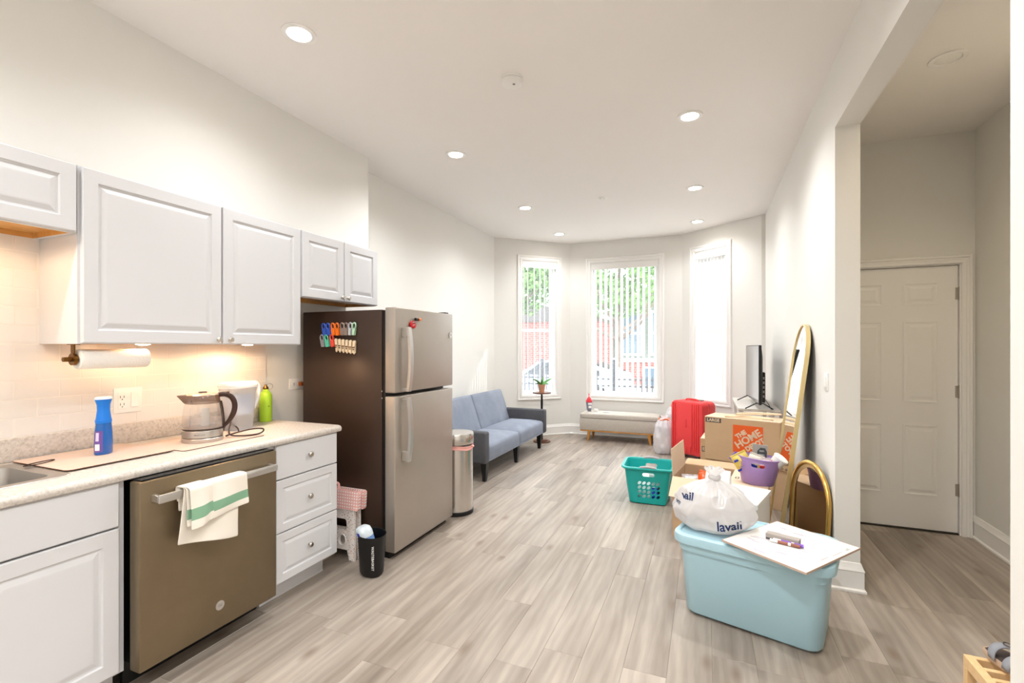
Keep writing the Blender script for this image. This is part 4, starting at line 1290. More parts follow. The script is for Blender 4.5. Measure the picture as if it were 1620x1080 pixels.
# tied white plastic bag on the tote
t = thing('plastic_bag', 'tied white shopping bag with navy lettering on top of the pale blue tote', 'bag', (.025, 2.800, TOPZ), R(-14))
def bag(prof, ax, ay, seed, pleats, neck, nu=120, nv=46, amp=.016):
    """stuffed bag: prof(v)->(r, z); pleats gather towards the knot"""
    def f(u, v):
        r, z = prof(v)
        a = 2 * PI * u
        d = Vector((math.cos(a) * 1.3, math.sin(a) * 1.3, z * 7 + seed))
        big = noise.noise(d * 1.3) * .20 + noise.noise(d * 3.1) * .07
        crease = abs(noise.noise(Vector((math.cos(a) * 2.2, math.sin(a) * 2.2, z * 9 + seed * 2)))) * .14
        g = min(1, max(0, (v - .35) / .45)) * (1 if v < .90 else .6)
        p = (math.sin(pleats * a + 2.2 * noise.noise(Vector((math.cos(a), math.sin(a), seed))) * 3) * .5 + noise.noise(Vector((a * 9 / 2, 0, seed))) * .5) * .16 * g
        body = min(1, v / .12)
        s = 1 + (big * (1 - .5 * g) - crease * (1 - g) + p) * body
        return Vector((neck[0] * max(0, (v - .3) / .7) + ax * r * s * math.cos(a), neck[1] * max(0, (v - .3) / .7) + ay * r * s * math.sin(a), z + (noise.noise(d * 2) * .02 * body * (1 - g))))
    return B().grid(f, nu, nv, True)
def bprof(v):
    K = [(0, .02, .002), (.06, .75, .004), (.14, .98, .030), (.26, 1.06, .085), (.40, .98, .145), (.54, .78, .195), (.66, .52, .228), (.76, .28, .250), (.83, .10, .266), (.88, .085, .280), (.94, .20, .305), (1.0, .26, .322)]
    for a, c in zip(K, K[1:]):
        if v <= c[0]:
            s = (v - a[0]) / (c[0] - a[0]); s = s * s * (3 - 2 * s) * .5 + s * .5
            return a[1] + (c[1] - a[1]) * s, a[2] + (c[2] - a[2]) * s
    return K[-1][1], K[-1][2]
b = bag(bprof, .205, .150, 2.3, 17, (.02, -.01))
bme = b.mesh('film'); bme.materials.append(MBAG)
bme.polygons.foreach_set('use_smooth', [True] * len(bme.polygons))
bo = bpy.data.objects.new('film', bme); COL.objects.link(bo); bo.parent = t
B().tube([(.02 + .022 * math.cos(2 * PI * k / 14), -.01 + .020 * math.sin(2 * PI * k / 14), .274 + .004 * math.sin(4 * PI * k / 14)) for k in range(14)], .012, 8, True).done('knot', MBAG, t, 60, **L)
# folded clothes inside the bag
def blob(c, r, sc, seed, m, name, parent):
    b = B().sphere(c, r, sc, 20)
    for v in b.bm.verts:
        q = v.co - Vector(c)
        v.co += q.normalized() * r * .16 * noise.noise(q * 9 + Vector((seed, 0, 0))) if q.length > 0 else Vector()
    return b.done(name, m, parent, 60, **L)
blob((-.04, -.02, .085), .082, (1.35, .85, .90), 1, mat('pale_cloth', (234, 230, 230), .9), 'contents', t)
blob((.07, .02, .080), .075, (1.05, .9, .92), 5, mat('grey_cloth', (206, 208, 214), .9), 'contents', t)
bvh = BVHTree.FromPolygons([v.co.copy() for v in bme.vertices], [tuple(p.vertices) for p in bme.polygons])
def print_on(s, size, m, tree, parent, o, u, v, bold=.0015):
    me = text_mesh(s, size, 0, bold)
    bm_ = bmesh.new(); bm_.from_mesh(me)
    bmesh.ops.subdivide_edges(bm_, edges=bm_.edges, cuts=1)
    bmesh.ops.triangulate(bm_, faces=bm_.faces)
    o, u, v = Vector(o), Vector(u).normalized(), Vector(v).normalized()
    n = u.cross(v)
    for vt in bm_.verts:
        p = o + u * vt.co.x + v * vt.co.y
        h = tree.ray_cast(p + n * .3, -n)
        vt.co = (h[0] + n * .0022) if h[0] else p
    bm_.to_mesh(me); bm_.free()
    me.materials.clear(); me.materials.append(m)
    ob = bpy.data.objects.new('lettering', me); COL.objects.link(ob); ob.parent = parent
    return ob
fu = Vector((math.cos(R(20)), math.sin(R(20)), 0))
print_on('lavail', .062, MNAVY, bvh, t, (.120, -.13, .062), (.95, .22, .12), (-.10, .05, .99))
print_on('vail', .060, MNAVY, bvh, t, (-.098, -.09, .170), (.90, -.22, .02), (-.10, .35, .93))
print_on('.com', .030, MNAVY, bvh, t, (-.180, -.10, .128), (.80, -.45, -.3), (.15, -.25, .9), .0006)
b = B()

# white box and white paper bag between the tote and the open box
t = thing('white_box', 'tall white cardboard box with a purple mark, behind the plastic bag', 'box', (.165, 3.385, 0), R(-17))
B().box(-.175, .175, -.185, .185, 0, .470, .003).done('carton', MPAPER, t, **L)
B().box(-.180, .182, -.190, .190, .444, .474, .002).done('lid', MPAPER, t, **L)
B().grid(lambda u, v: Vector((-.06 + .12 * u, .02 + .035 * math.sin(PI * u) * (v - .35) + .05 * (u - .5) ** 2, .4745)), 12, 2).done('printed_mark', mat('purple_print', (186, 140, 232), .6), t, label='purple swoosh mark', **L)
t = thing('paper_bag', 'crumpled white paper bag standing behind the knotted plastic bag', 'paper bag', (.075, 3.44, .4755), R(-12))
rings = []
for z, w, d in ((0, .15, .075), (.02, .155, .08), (.07, .15, .07), (.10, .15, .035), (.118, .155, .012)):
    rings.append([Vector((p.x, p.y + .006 * noise.noise(Vector((p.x * 20, z * 30, 3))), z + (.008 * noise.noise(Vector((p.x * 25, 1, 2))) if z > .1 else 0))) for p in rrect(w, d, .006, 0)])
B().loft(rings).done('bag_body', MPAPER, t, 40, **L)
B().box(-.06, -.01, -.0415, -.0405, .03, .05).done('label', MGREY, t, **L)

# open cardboard box
BW, BD, BH, TT = .62, .44, .445, .005
t = thing('open_cardboard_box', 'open cardboard box with spread flaps holding packets, behind the tote', 'box', (-.232, 3.740, 0), R(-9))
def wall(nm, *a): return B().box(*a).done(nm, MCARD, t, **L)
wall('front_wall', 0, BW, 0, TT, 0, BH); wall('back_wall', 0, BW, BD - TT, BD, 0, BH)
wall('side_wall', 0, TT, TT, BD - TT, 0, BH); wall('side_wall', BW - TT, BW, TT, BD - TT, 0, BH)
wall('bottom_panel', TT, BW - TT, TT, BD - TT, 0, .006)
def flap(nm, w, d, m, m2=MCARDL):
    B().box(0, w, 0, d, 0, .004).xf(m).done(nm, m2, t, **L)
T_, RT = Matrix.Translation, lambda a, ax: Matrix.Rotation(R(a), 4, ax)
flap('front_flap', .19, .17, T_((0, 0, BH)) @ RT(180 + 42, 'X') @ T_((0, 0, 0)))
flap('back_flap', BW, .13, T_((0, BD - .002, BH)) @ RT(118, 'X') @ T_((0, -.0, 0)) @ Matrix.Scale(-1, 4, Z3) if False else T_((0, BD, BH)) @ RT(9, 'X'), MCARD)
flap('side_flap', BD, .20, T_((0, 0, BH)) @ RT(90, 'Z') @ RT(86, 'X'))
flap('side_flap', .25, BD + .03, T_((BW - .24, -.03, BH + .0005)))
text('[]', .05, MINK, t, (BW - .20, .19, BH + .0048), X3, Y3, world=False, bold=.001)
# contents
O_ = Vector((-.232, 3.740, 0)); MB3 = Matrix.Translation(O_) @ RT(-9, 'Z')
def inbox(x, y, z): return tuple(MB3 @ Vector((x, y, z)))
def packet(loc, rot, w, h, th, m, label, cat='packet', seed=1, name='snack_packet', group=None):
    p = thing(name, label, cat, loc, rot, group)
    def f(sgn):
        return lambda u, v: Vector(((u - .5) * w, sgn * th * (math.sin(PI * u) * math.sin(PI * v)) ** .5 * (1 + .5 * noise.noise(Vector((u * 5, v * 5, seed)))), (v) * h))
    b = B().grid(f(1), 10, 12); b.grid(f(-1), 10, 12)
    bmesh.ops.remove_doubles(b.bm, verts=b.bm.verts, dist=.0004)
    b.done('pouch', m, p, 50, **L)
    B().box(-w / 2, w / 2, -.0015, .0015, -.012, .004).done('seal', m, p, **L)
    B().box(-w / 2, w / 2, -.0015, .0015, h - .004, h + .012).done('seal', m, p, **L)
    return p
MFOIL = mat('clear_crinkled_film', (226, 222, 226), .12, .3, bump=(40, 1.0, .01))
MORGB = mat('orange_pouch', (236, 92, 34), .25, bump=(40, .8, .008))
MREDP = mat('red_pouch', (196, 58, 40), .3, bump=(40, .8, .008))
packet(inbox(.09, .20, .30), (R(-16), 0, R(10)), .12, .11, .03, MFOIL, 'crinkled clear packet at the left of the open box', seed=3)
packet(inbox(.055, .13, .30), (R(-10), R(6), R(-15)), .07, .085, .025, mat('violet_wrapper', (120, 90, 150), .4, bump=(60, .8, .006)), 'small violet wrapped packet in the left corner of the open box', seed=8)
packet(inbox(.22, .27, .30), (R(-35), R(14), R(-4)), .22, .13, .03, MORGB, 'long orange pouch lying in the middle of the open box', seed=5)
packet(inbox(.33, .20, .32), (R(-38), R(-8), R(12)), .10, .09, .028, MREDP, 'dark red packet beside the orange pouch in the open box', seed=6)
packet(inbox(.16, .10, .29), (R(-50), 0, R(30)), .14, .10, .03, MCARDL, 'tan paper packet low in the open box', seed=9)
B().box(.01, BW - .01, .01, BD - .01, .008, .255).done('packing_paper', mat('brown_packing', (120, 90, 64), .9, bump=(18, 1.0, .03)), t, **L)

# lilac tub of snacks, on the box's right flap
t = thing('storage_tub', 'lilac plastic tub full of snacks on the flap of the open box', 'tub', (.335, 3.760, .4505), (0, R(4), R(-8)))
def el(a, b_, z): return ell(a, b_, z, 40)
HT = .185
b = B().loft([el(.098, .078, .0), el(.104, .084, .006), el(.140, .108, HT - .01), el(.143, .111, HT), el(.139, .107, HT), el(.136, .104, HT - .012), el(.100, .080, .012), el(.05, .04, .008)])
c = B()
for s in (-1, 1):
    c.prism([(p.x, HT - .042 + p.y) for p in rrect(.085, .030, .0145)], (0, s * .125, 0), X3, Z3, (0, -s * .06, 0))
b.done('shell', MPURP, t, 40, cuts=c, world=False)
b = B().loft([el(.1435, .1115, HT - .006), el(.1475, .1155, HT - .002), el(.1475, .1155, HT + .003), el(.1415, .1095, HT + .004)], False, False)
b.done('rim', MPURP, t, 40, **L)
MT = Matrix.Translation((.335, 3.760, .4505)) @ Matrix.Rotation(R(-8), 4, 'Z')
def intub(x, y, z): return tuple(MT @ Vector((x, y, z)))
MYEL = mat('yellow_wrapper', (240, 214, 110), .25, bump=(60, .6, .005))
MBLW = mat('blue_wrapper', (40, 60, 176), .3)
t = packet(intub(-.072, -.01, .10), (R(12), R(-30), R(8)), .11, .115, .030, MYEL, 'yellow and blue snack packet sticking out of the left of the lilac tub', seed=2)
B().box(-.058, .058, -.032, -.028, .012, .026).box(-.05, -.02, -.032, -.028, .085, .10).done('blue_trim', MBLW, t, **L)
t = packet(intub(-.030, -.045, .105), (R(8), R(18), R(-6)), .095, .105, .026, mat('white_wrapper', (236, 230, 214), .3, bump=(60, .6, .005)), 'white snack packet with a blue band in front in the lilac tub', seed=4)
B().box(-.045, .045, -.029, -.025, .03, .045).done('blue_band', MBLW, t, **L)
t = packet(intub(-.095, .0, .13), (R(4), R(-50), 0), .07, .075, .02, mat('violet_foil', (120, 96, 200), .25), 'violet foil packet poking over the left rim of the lilac tub', seed=12)
t = thing('grey_carton', 'grey carton with a dark printed panel standing in the lilac tub', 'carton', intub(.010, .0, .105), (R(-8), R(3), R(-6)))
B().box(-.047, .047, -.022, .022, 0, .165, .001).done('box', MGREY, t, **L)
cp_ = [(-.020, .0), (.030, .0), (.042, .03), (.042, .10), (.030, .125), (.0, .125), (-.018, .10), (-.018, .03)]
B().prism([(x, .02 + y) for x, y in cp_], (.002, -.0222, 0), X3, Z3, (0, -.0012, 0)).done('printed_panel', mat('charcoal_print', (58, 60, 66), .5), t, **L)
for k, (w_, s_) in enumerate(((.032, 'SOFT'), (.036, 'FRESH'), (.04, 'CLEAN'))):
    text(s_, .013, MWP, t, (.012, -.0237, .122 - k * .026), X3, Z3, world=False, depth=.0002)
t = thing('paper_cup', 'white paper cup with red print lying tilted at the right of the lilac tub', 'cup', intub(.085, -.005, .115), (R(6), R(38), R(-10)))
B().lathe([(.034, 0), (.036, .003), (.046, .095), (.047, .098)], 32).done('cup_body', MPAPER, t, 40, **L)
B().lathe([(.047, .095), (.050, .098), (.050, .105), (.046, .108), (.02, .106)], 32, cap0=False).done('lid', MWP, t, 40, **L)
B().grid(lambda u, v: Vector(((.0364 + .0088 * (.2 + .5 * v)) * math.cos(R(-150 + 70 * u)), (.0364 + .0088 * (.2 + .5 * v)) * math.sin(R(-150 + 70 * u)), .018 + .05 * v * (.6 + .4 * math.sin(u * 9)))), 14, 3).done('red_print', mat('red_print', (220, 66, 64), .5), t, **L)
t = packet(intub(.055, -.05, .10), (R(10), R(-8), R(-12)), .09, .085, .02, mat('white_red_wrapper', (240, 226, 222), .3, bump=(60, .6, .005)), 'white and red packet in front of the cup in the lilac tub', seed=14)
B().box(-.04, .02, -.023, -.019, .02, .05).done('red_patch', mat('red_patch', (222, 62, 58), .4), t, **L)
t = packet(intub(.10, .02, .10), (0, R(24), R(60)), .06, .09, .018, mat('magenta_wrapper', (176, 30, 140), .3), 'magenta wrapper at the right rim of the lilac tub', seed=15)
t = packet(intub(.0, -.066, .06), (0, R(6), 0), .10, .085, .012, mat('mixed_wrapper', (50, 74, 190), .3), 'blue wrapper seen through the handle hole of the lilac tub', seed=16)
B().box(-.005, .012, -.0145, -.012, .02, .08).done('yellow_stripe', MYEL, t, **L)
B().box(.016, .045, -.0145, -.012, .02, .08).done('red_stripe', MREDP, t, **L)

# big printed moving box on a plain box, leaning row of boxes behind
A_ = R(-18)
t = thing('moving_box', 'plain brown cardboard box underneath the big printed moving box', 'box', (-.004, 4.875, 0), A_)
B().box(0, .63, 0, .30, 0, .352, .003).done('carton', MCARD, t, **L)
B().box(.28, .33, -.001, .301, .352, .3535).box(.28, .33, -.0015, -.0002, .27, .352).done('packing_tape', mat('tan_tape', (196, 160, 116), .3), t, **L)
t = thing('moving_box', 'large moving box with an orange square logo in front of the television', 'box', (-.012, 4.862, .3545), A_)
W_, D_, H_ = .635, .31, .402
B().box(0, W_, 0, D_, 0, H_ - .004, .003).done('carton', MCARD, t, **L)
B().box(.0, W_, 0.0, D_ * .49, H_ - .004, H_).done('top_flap', MCARDL, t, **L)
B().box(.0, W_, D_ * .50, D_, H_ - .004, H_).done('top_flap', MCARDL, t, **L)
B().box(.008, .148, -.0012, 0, H_ - .052, H_ - .010).done('printed_label', MINK, t, **L)
text('LARGE', .038, MCARDL, t, (.078, -.0016, H_ - .031), X3, Z3, world=False, bold=.0014, depth=.0003)
X0, Z0, S = .252, .098, .250
B().box(X0, X0 + S, -.0012, 0, Z0, Z0 + S).done('orange_square', MORG, t, label='orange square logo', **L)
cu, su = math.cos(R(36)), math.sin(R(36))
U, V = Vector((cu, 0, su)), Vector((-su, 0, cu))
for s_, sz, off, along in (('THE', .054, .066, -.022), ('HOME', .088, .002, .006), ('DEPOT', .056, -.066, .024)):
    c_ = Vector((X0 + S / 2, -.0018, Z0 + S / 2)) + V * off + U * along
    text(s_, sz, MCARDL, t, c_, U, V, world=False, bold=.0030, depth=.0003)
text('How doers', .046, MINK, t, (.290, -.0014, .068), X3, Z3, world=False, depth=.0003, align='LEFT')
text('get more done.', .046, MINK, t, (.258, -.0014, .022), X3, Z3, world=False, depth=.0003, align='LEFT')
t = thing('moving_box', 'smaller cardboard box with a dark printed label behind the large moving box', 'box', (-.055, 5.30, 0), R(-6))
B().box(0, .32, 0, .36, 0, .462, .003).done('carton', MCARD, t, **L)
B().box(0, .32, 0, .178, .462, .466).done('top_flap', MCARDL, t, **L)
B().box(0, .32, .182, .36, .462, .466).done('top_flap', MCARDL, t, **L)
B().box(.015, .12, -.0012, 0, .33, .385).done('printed_label', MINK, t, **L)
text('E', .05, MCARDL, t, (.032, -.0016, .357), X3, Z3, world=False, bold=.001, depth=.0003)

# wooden hangers on the big box
MHANG = mat('bleached_wood', (240, 216, 182), .5)
def hanger(loc, rz, label):
    t = thing('clothes_hanger', label, 'hanger', loc, rz, 'wooden hangers on the large moving box')
    arm = [(-.20, -.045, .009), (-.17, -.028, .009), (-.10, -.002, .009), (-.03, .016, .009), (0, .020, .009), (.03, .016, .009), (.10, -.002, .009), (.17, -.028, .009), (.20, -.045, .009)]
    B().tube(smooth_pts(arm, 4), [.007 + .004 * math.sin(PI * k / 32) for k in range(33)], 8, flat=1.2).done('shoulder_bar', MHANG, t, 60, **L)
    B().tube([(-.18, -.036, .007), (.18, -.036, .007)], .005, 8).done('trouser_bar', MHANG, t, 60, **L)
    B().tube(smooth_pts([(0, .025, .009), (0, .05, .009), (.02, .07, .009), (.035, .055, .009), (.028, .04, .009)], 4), .002, 6).done('hook', MNICK, t, 60, **L)
HB = Matrix.Translation((-.012, 4.862, .757)) @ Matrix.Rotation(A_, 4, 'Z')
hanger(tuple(HB @ Vector((.36, .12, 0))), A_ + R(6), 'pale wooden hanger lying flat along the top of the large moving box')
hanger(tuple(HB @ Vector((.40, .21, .026))), A_ + R(34), 'pale wooden hanger lying askew on the box below the television')

# white media table with television
t = thing('media_table', 'low white table under the television along the right wall', 'table', (.49, 5.9, 0))
B().box(.30, .68, 5.33, 6.45, .765, .79, .003).done('table_top', mat('greyed_table_top', (214, 208, 200), .4), t)
for lx in (.33, .65):
    for ly in (5.37, 6.41):
        B().box(lx - .02, lx + .02, ly - .02, ly + .02, 0, .765).done('leg', MTRIM, t)
t = thing('television', 'thin black flat screen television on splayed feet facing the sofa', 'television', (.47, 5.72, .79), R(2))
hl = .535
B().box(-.012, .012, -hl, hl, .055, .640, .004).done('panel', MBLK, t, **L)
B().box(-.0135, -.0122, -hl + .008, hl - .008, .067, .632).done('screen', mat('tv_screen', (26, 27, 30), .12, spec=.8), t, **L)
b = B().loft([[Vector((.012, y, z)) for y, z in ((-hl + .02, .07), (hl - .02, .07), (hl - .02, .62), (-hl + .02, .62))], [Vector((.03, y, z)) for y, z in ((-hl + .07, .09), (hl - .07, .09), (hl - .07, .52), (-hl + .07, .52))]])
b.done('rear_shell', MBLK, t, **L)
B().box(.03, .058, -hl + .10, hl - .10, .07, .37, .006).done('rear_housing', MBLK, t, **L)
b = B()
for k in range(5): b.box(.036, .050, -hl + .098, -hl + .1005, .12 + k * .045, .145 + k * .045)
b.done('ports', MGREY, t, kind='stuff', **L)
for sy in (-.40, .40):
    B().tube([(-.12, sy - .02, .005), (-.02, sy, .058), (.02, sy, .062), (.05, sy, .055), (.13, sy - .02, .005)], .006, 8).done('foot', MBLK, t, 50, **L)
B().tube(smooth_pts([(.05, -.30, .12), (.09, -.36, .06), (.11, -.42, .01), (.14, -.38, .006)]), .003, 6).done('cable', MBLK, t, 60, **L)

# red suitcase
t = thing('suitcase', 'red hard shell suitcase with vertical ribs standing by the bay window', 'suitcase', (-.155, 6.50, 0), R(-35))
SW, SD, SH = .47, .29, .725
def shell(y0, y1, nm):
    rings = []
    for y, ins in ((y0, .03), (y0 + .012 if y1 > y0 else y0 - .012, .008), (y0 + (y1 - y0) * .25, 0), (y1, 0)):
        rings.append([Vector((p.x, y, .05 + SH / 2 - .025 + p.y)) for p in rrect(SW - 2 * ins, SH - .05 - 2 * ins, .055)])
    B().loft(rings).done(nm, MRED, t, 40, **L)
shell(-SD / 2, -.006, 'front_shell'); shell(SD / 2, .006, 'rear_shell')
B().loft([[Vector((p.x, y, .05 + SH / 2 - .025 + p.y)) for p in rrect(SW - .012, SH - .062, .05)] for y in (-.0062, .0062)]).done('zipper_band', mat('dark_red_zip', (120, 26, 30), .6), t, 40, **L)
for x_ in (-.195, -.165, .09, .12, .15, .18):
    B().box(x_ - .007, x_ + .007, -SD / 2 - .012, -SD / 2 + .003, .11, .70, .003, 2).done('rib', MRED, t, 40, **L)
for k in range(5):
    B().box(-.15 + k * .055 - .005, -.15 + k * .055 + .005, -SD / 2 - .013, -SD / 2 + .003, .085, .16, .003).done('foot_rib', MRED, t, 40, **L)
B().box(-.012, .012, -SD / 2 - .010, -SD / 2 + .002, .40, .50, .003).done('nameplate', MRED, t, 40, **L)
B().tube(smooth_pts([(-.09, -.02, .724), (-.075, -.02, .742), (0, -.02, .747), (.075, -.02, .742), (.09, -.02, .724)], 5), .010, 8).done('grab_handle', MRED, t, 60, **L)
B().box(-.10, .10, .04, .09, .7245, .738, .004).done('telescopic_handle', MGREY, t, 40, label='grey telescopic handle', **L)
B().tube(smooth_pts([(SW / 2 - .002, -.05, .45), (SW / 2 + .018, -.05, .43), (SW / 2 + .018, -.05, .33), (SW / 2 - .002, -.05, .31)], 4), .009, 8).done('side_handle', MRED, t, 60, **L)
B().box(SW / 2 - .002, SW / 2 + .006, -.016, .016, .60, .64, .002).done('lock', MRED, t, **L)
for sx in (-1, 1):
    for sy in (-1, 1):
        b = B().cyl((sx * .18 - .012, sy * .10, .026), (sx * .18 + .012, sy * .10, .026), .026, n=18).box(sx * .18 - .017, sx * .18 + .017, sy * .10 - .015, sy * .10 + .015, .034, .056)
        b.done('wheel', MBLK, t, 40, **L)

# clear trash bags between bench and suitcase
def cbp(h):
    def f(v):
        K = [(0, .02, .002), (.08, .85, .004), (.2, 1.0, .08 * h), (.45, 1.0, .45 * h), (.65, .9, .72 * h), (.78, .62, .86 * h), (.88, .30, .93 * h), (.94, .22, .95 * h), (1, .38, 1.0 * h)]
        for a, c in zip(K, K[1:]):
            if v <= c[0]:
                s = (v - a[0]) / (c[0] - a[0]); return a[1] + (c[1] - a[1]) * s, a[2] + (c[2] - a[2]) * s
        return K[-1][1], K[-1][2]
    return f
for (loc, ax, h, seed, lab_) in (((-.515, 6.62, 0), .135, .50, 4.1, 'clear drawstring bag of linens on the floor in front of the bench end'), ((-.36, 7.16, 0), .205, .63, 8.7, 'second clear drawstring bag behind the first, under the window edge')):
    t = thing('drawstring_bag', lab_, 'bag', loc, R(20), 'clear drawstring bags')
    bag(cbp(h), ax, ax, seed, 11, (0, 0), 72, 32).done('film', MCLEARBAG, t, 60, **L)
    B().tube([(ax * .50 * math.cos(2 * PI * k / 24), ax * .50 * math.sin(2 * PI * k / 24), h * .895 + .012 * math.sin(3 * 2 * PI * k / 24)) for k in range(24)], .009, 6, True, flat=.5).done('drawstring', MC['orange'], t, 60, **L)
    blob((0, 0, h * .30), ax * .80, (1, 1, 1.5 if ax < .18 else 1.1), seed, mat('linen_white', (238, 228, 224), .9), 'contents', t)
    blob((0.02, -.01, h * .62), ax * .60, (1, 1, 1), seed + 2, mat('linen_grey', (190, 190, 198), .9), 'contents', t)

# teal laundry basket
t = thing('laundry_basket', 'teal plastic laundry basket with oval holes on the floor', 'basket', (-.482, 4.555, 0), R(2))
TW_, TD_, TH_ = .485, .44, .335
tr = lambda s, z: rrect(.345 + (TW_ - .06 - .345) * s, .325 + (TD_ - .05 - .325) * s, .06, z, (0, 0), 6)
b = B().loft([rrect(.30, .28, .05, .002), tr(0, .010), tr(.5, .15), tr(1, TH_ - .012)], True, False)
c = B()
def hole(cx, cz, axis, s):
    k = 14
    poly = [(cx + .0145 * math.cos(2 * PI * i / k) + .006 * math.sin(2 * PI * i / k), cz + .0165 * math.sin(2 * PI * i / k)) for i in range(k)]
    if axis == 'y': c.prism(poly, (0, s * .13, 0), X3, Z3, (0, s * .12, 0))
    else: c.prism(poly, (s * .13, 0, 0), Y3, Z3, (s * .12, 0, 0))
for s in (-1, 1):
    for j in range(4):
        for i in range(5):
            hole(-.078 + i * .040, .075 + j * .040, 'y', s)
            hole(-.080 + i * .040, .075 + j * .040, 'x', s)
    c.prism([(p.x, .272 + p.y) for p in rrect(.105, .034, .016)], (0, s * .14, 0), X3, Z3, (0, s * .12, 0))
b.done('tub', MTEAL, t, 40, cuts=c, solid=.004, world=False)
b = B().loft([tr(1, TH_ - .016), rrect(TW_ - .02, TD_ - .01, .075, TH_ - .022, (0, 0), 6), rrect(TW_, TD_ + .01, .08, TH_ - .010, (0, 0), 6), rrect(TW_ - .005, TD_ + .005, .08, TH_, (0, 0), 6), rrect(TW_ - .05, TD_ - .04, .065, TH_ + .001, (0, 0), 6), tr(1, TH_ - .012)], False, False)
b.done('rim', MTEAL, t, 40, **L)
for s in (-1, 1):
    B().tube([(x_, s * (TD_ / 2 - .012), TH_ - .001 + .010 * (1 - (x_ / .07) ** 2)) for x_ in (-.07, -.05, -.025, 0, .025, .05, .07)], .0125, 10).done('grip', mat('grey_grip', (176, 170, 172), .6), t, 60, label='grey handle grip', **L)
MBK = Matrix.Translation((-.482, 4.555, 0)) @ Matrix.Rotation(R(2), 4, 'Z')
def inbk(x, y, z): return tuple(MBK @ Vector((x, y, z)))
t = thing('white_bottle', 'white plastic bottle lying inside the teal basket', 'bottle', inbk(.08, .0, .235), (R(80), 0, R(60)))
B().lathe([(.03, -.09), (.036, -.085), (.036, .05), (.018, .075), (.017, .09)], 24).done('body', MWP, t, 40, **L)
B().lathe([(.02, .09), (.02, .112), (.017, .115)], 18).done('cap', MWP, t, 40, **L)
for i, (x_, y_, z_, w_, h_, th_, m_, l_) in enumerate(((-.06, -.10, .03, .16, .16, .03, MPAPER, 'white folded cloth at the front inside the teal basket'), (.06, -.09, .03, .12, .09, .03, MBLW, 'blue packet at the bottom right inside the teal basket'), (-.02, -.09, .025, .07, .06, .02, MYEL, 'yellow packet low inside the teal basket'), (.0, .07, .02, .24, .20, .05, MPAPER, 'white bundle at the back inside the teal basket'), (.11, -.11, .03, .07, .12, .02, MBLK, 'black pouch at the right inside the teal basket'))):
    packet(inbk(x_, y_, z_), (R(-6), 0, R(3 * i)), w_, h_, th_, m_, l_, 'packet', 20 + i, name='soft_packet')

# ------------------------------------------------------------------ mirrors against the right wall
def arch(w, h, r=None, n=20):
    r = w / 2
    return [(-w / 2, 0), (w / 2, 0)] + [(r * math.cos(PI * k / n), h - r + r * math.sin(PI * k / n)) for k in range(n + 1)]
t = thing('floor_mirror', 'tall arched floor mirror with slim pale gold frame leaning on the right wall', 'mirror', (.471, 4.07, .003), (R(-7.25), 0, R(-90)))
W0, H0 = .52, 1.59
B().prism(arch(W0 - .012, H0 - .006), (0, 0, .003), X3, Z3, (0, .004, 0)).done('glass', MMIR, t, **L)
B().prism(arch(W0 - .01, H0 - .006), (0, .0045, .003), X3, Z3, (0, .006, 0)).done('backing', MBLK, t, **L)
o_, i_ = arch(W0, H0), [(x * .955, max(.010, z - .011)) for x, z in arch(W0, H0)]
b = B(); n_ = len(o_)
rings = []
for (pl, y) in ((i_, -.008), (o_, -.008), (o_, .020), (i_, .020)):
    rings.append([Vector((x, y, z)) for x, z in pl])
rv = [[b.bm.verts.new(p) for p in r] for r in rings + []]
b._faces(rv + [rv[0]])
b.done('frame', MPGOLD, t, 40, **L)
B().box(-.10, .10, .020, .030, .30, .95).done('stand_leg', MBLK, t, **L)

t = thing('arch_mirror', 'short arched mirror with thick shiny gold frame behind the blue tote', 'mirror', (.600, 3.555, .003), (R(-2.5), 0, R(-75)))
W0, H0 = .485, .665
B().prism(arch(W0 - .04, H0 - .02), (0, .004, .012), X3, Z3, (0, .004, 0)).done('glass', mat('tinted_mirror', (188, 176, 160), 0.02, 1.0), t, **L)
B().prism(arch(W0 - .03, H0 - .015), (0, .009, .01), X3, Z3, (0, .012, 0)).done('backing', MBLK, t, **L)
ol = [Vector((x * .965, 0, .015 + z * .972)) for x, z in arch(W0, H0)]
B().tube(ol, .0155, 10, True).done('frame', MGOLD, t, 60, **L)
b = B()
rings = [[Vector((x * k, y, .012 + z * k2)) for x, z in arch(W0, H0)] for k, k2, y in ((.95, .965, -.006), (.87, .925, .003))]
b.loft(rings, False, False)
b.done('inner_lip', MPGOLD, t, 60, **L)

# shoe rack and sandal in the hall
t = thing('shoe_rack', 'small pale pine shoe rack on the hall floor at the lower right corner', 'shoe rack', (1.2, 2.1, 0))
RXA, RXB, RYA, RYB, RZ = .952, 1.60, 1.62, 2.440, .185
for lx in (RXA, RXB - .03):
    B().box(lx, lx + .03, RYA, RYB, RZ - .045, RZ, .002).done('side_rail', MPINE, t)
    for ly in (RYA, RYB - .03):
        B().box(lx, lx + .03, ly, ly + .03, 0, RZ - .045, .002).done('leg', MPINE, t)
yy = RYB - .022
k = 0
while yy > RYA + .05:
    B().box(RXA + .03, RXB - .03, yy - (.0 if k == 0 else .010), yy + (.022 if k == 0 else .010), RZ - .03, RZ - .001, .002).done('slat', MPINE, t)
    yy -= .062; k += 1
for lx in (RXA + .10, RXA + .40):
    B().cyl((lx, RYA + .02, RZ + .004), (lx, RYB - .02, RZ + .004), .0055, n=10).done('dowel', MPINE, t, 60)
t = thing('sandal', 'grey two-strap cork sandal lying on the pine shoe rack', 'sandal', (1.072, 2.335, RZ + .0105), R(8))
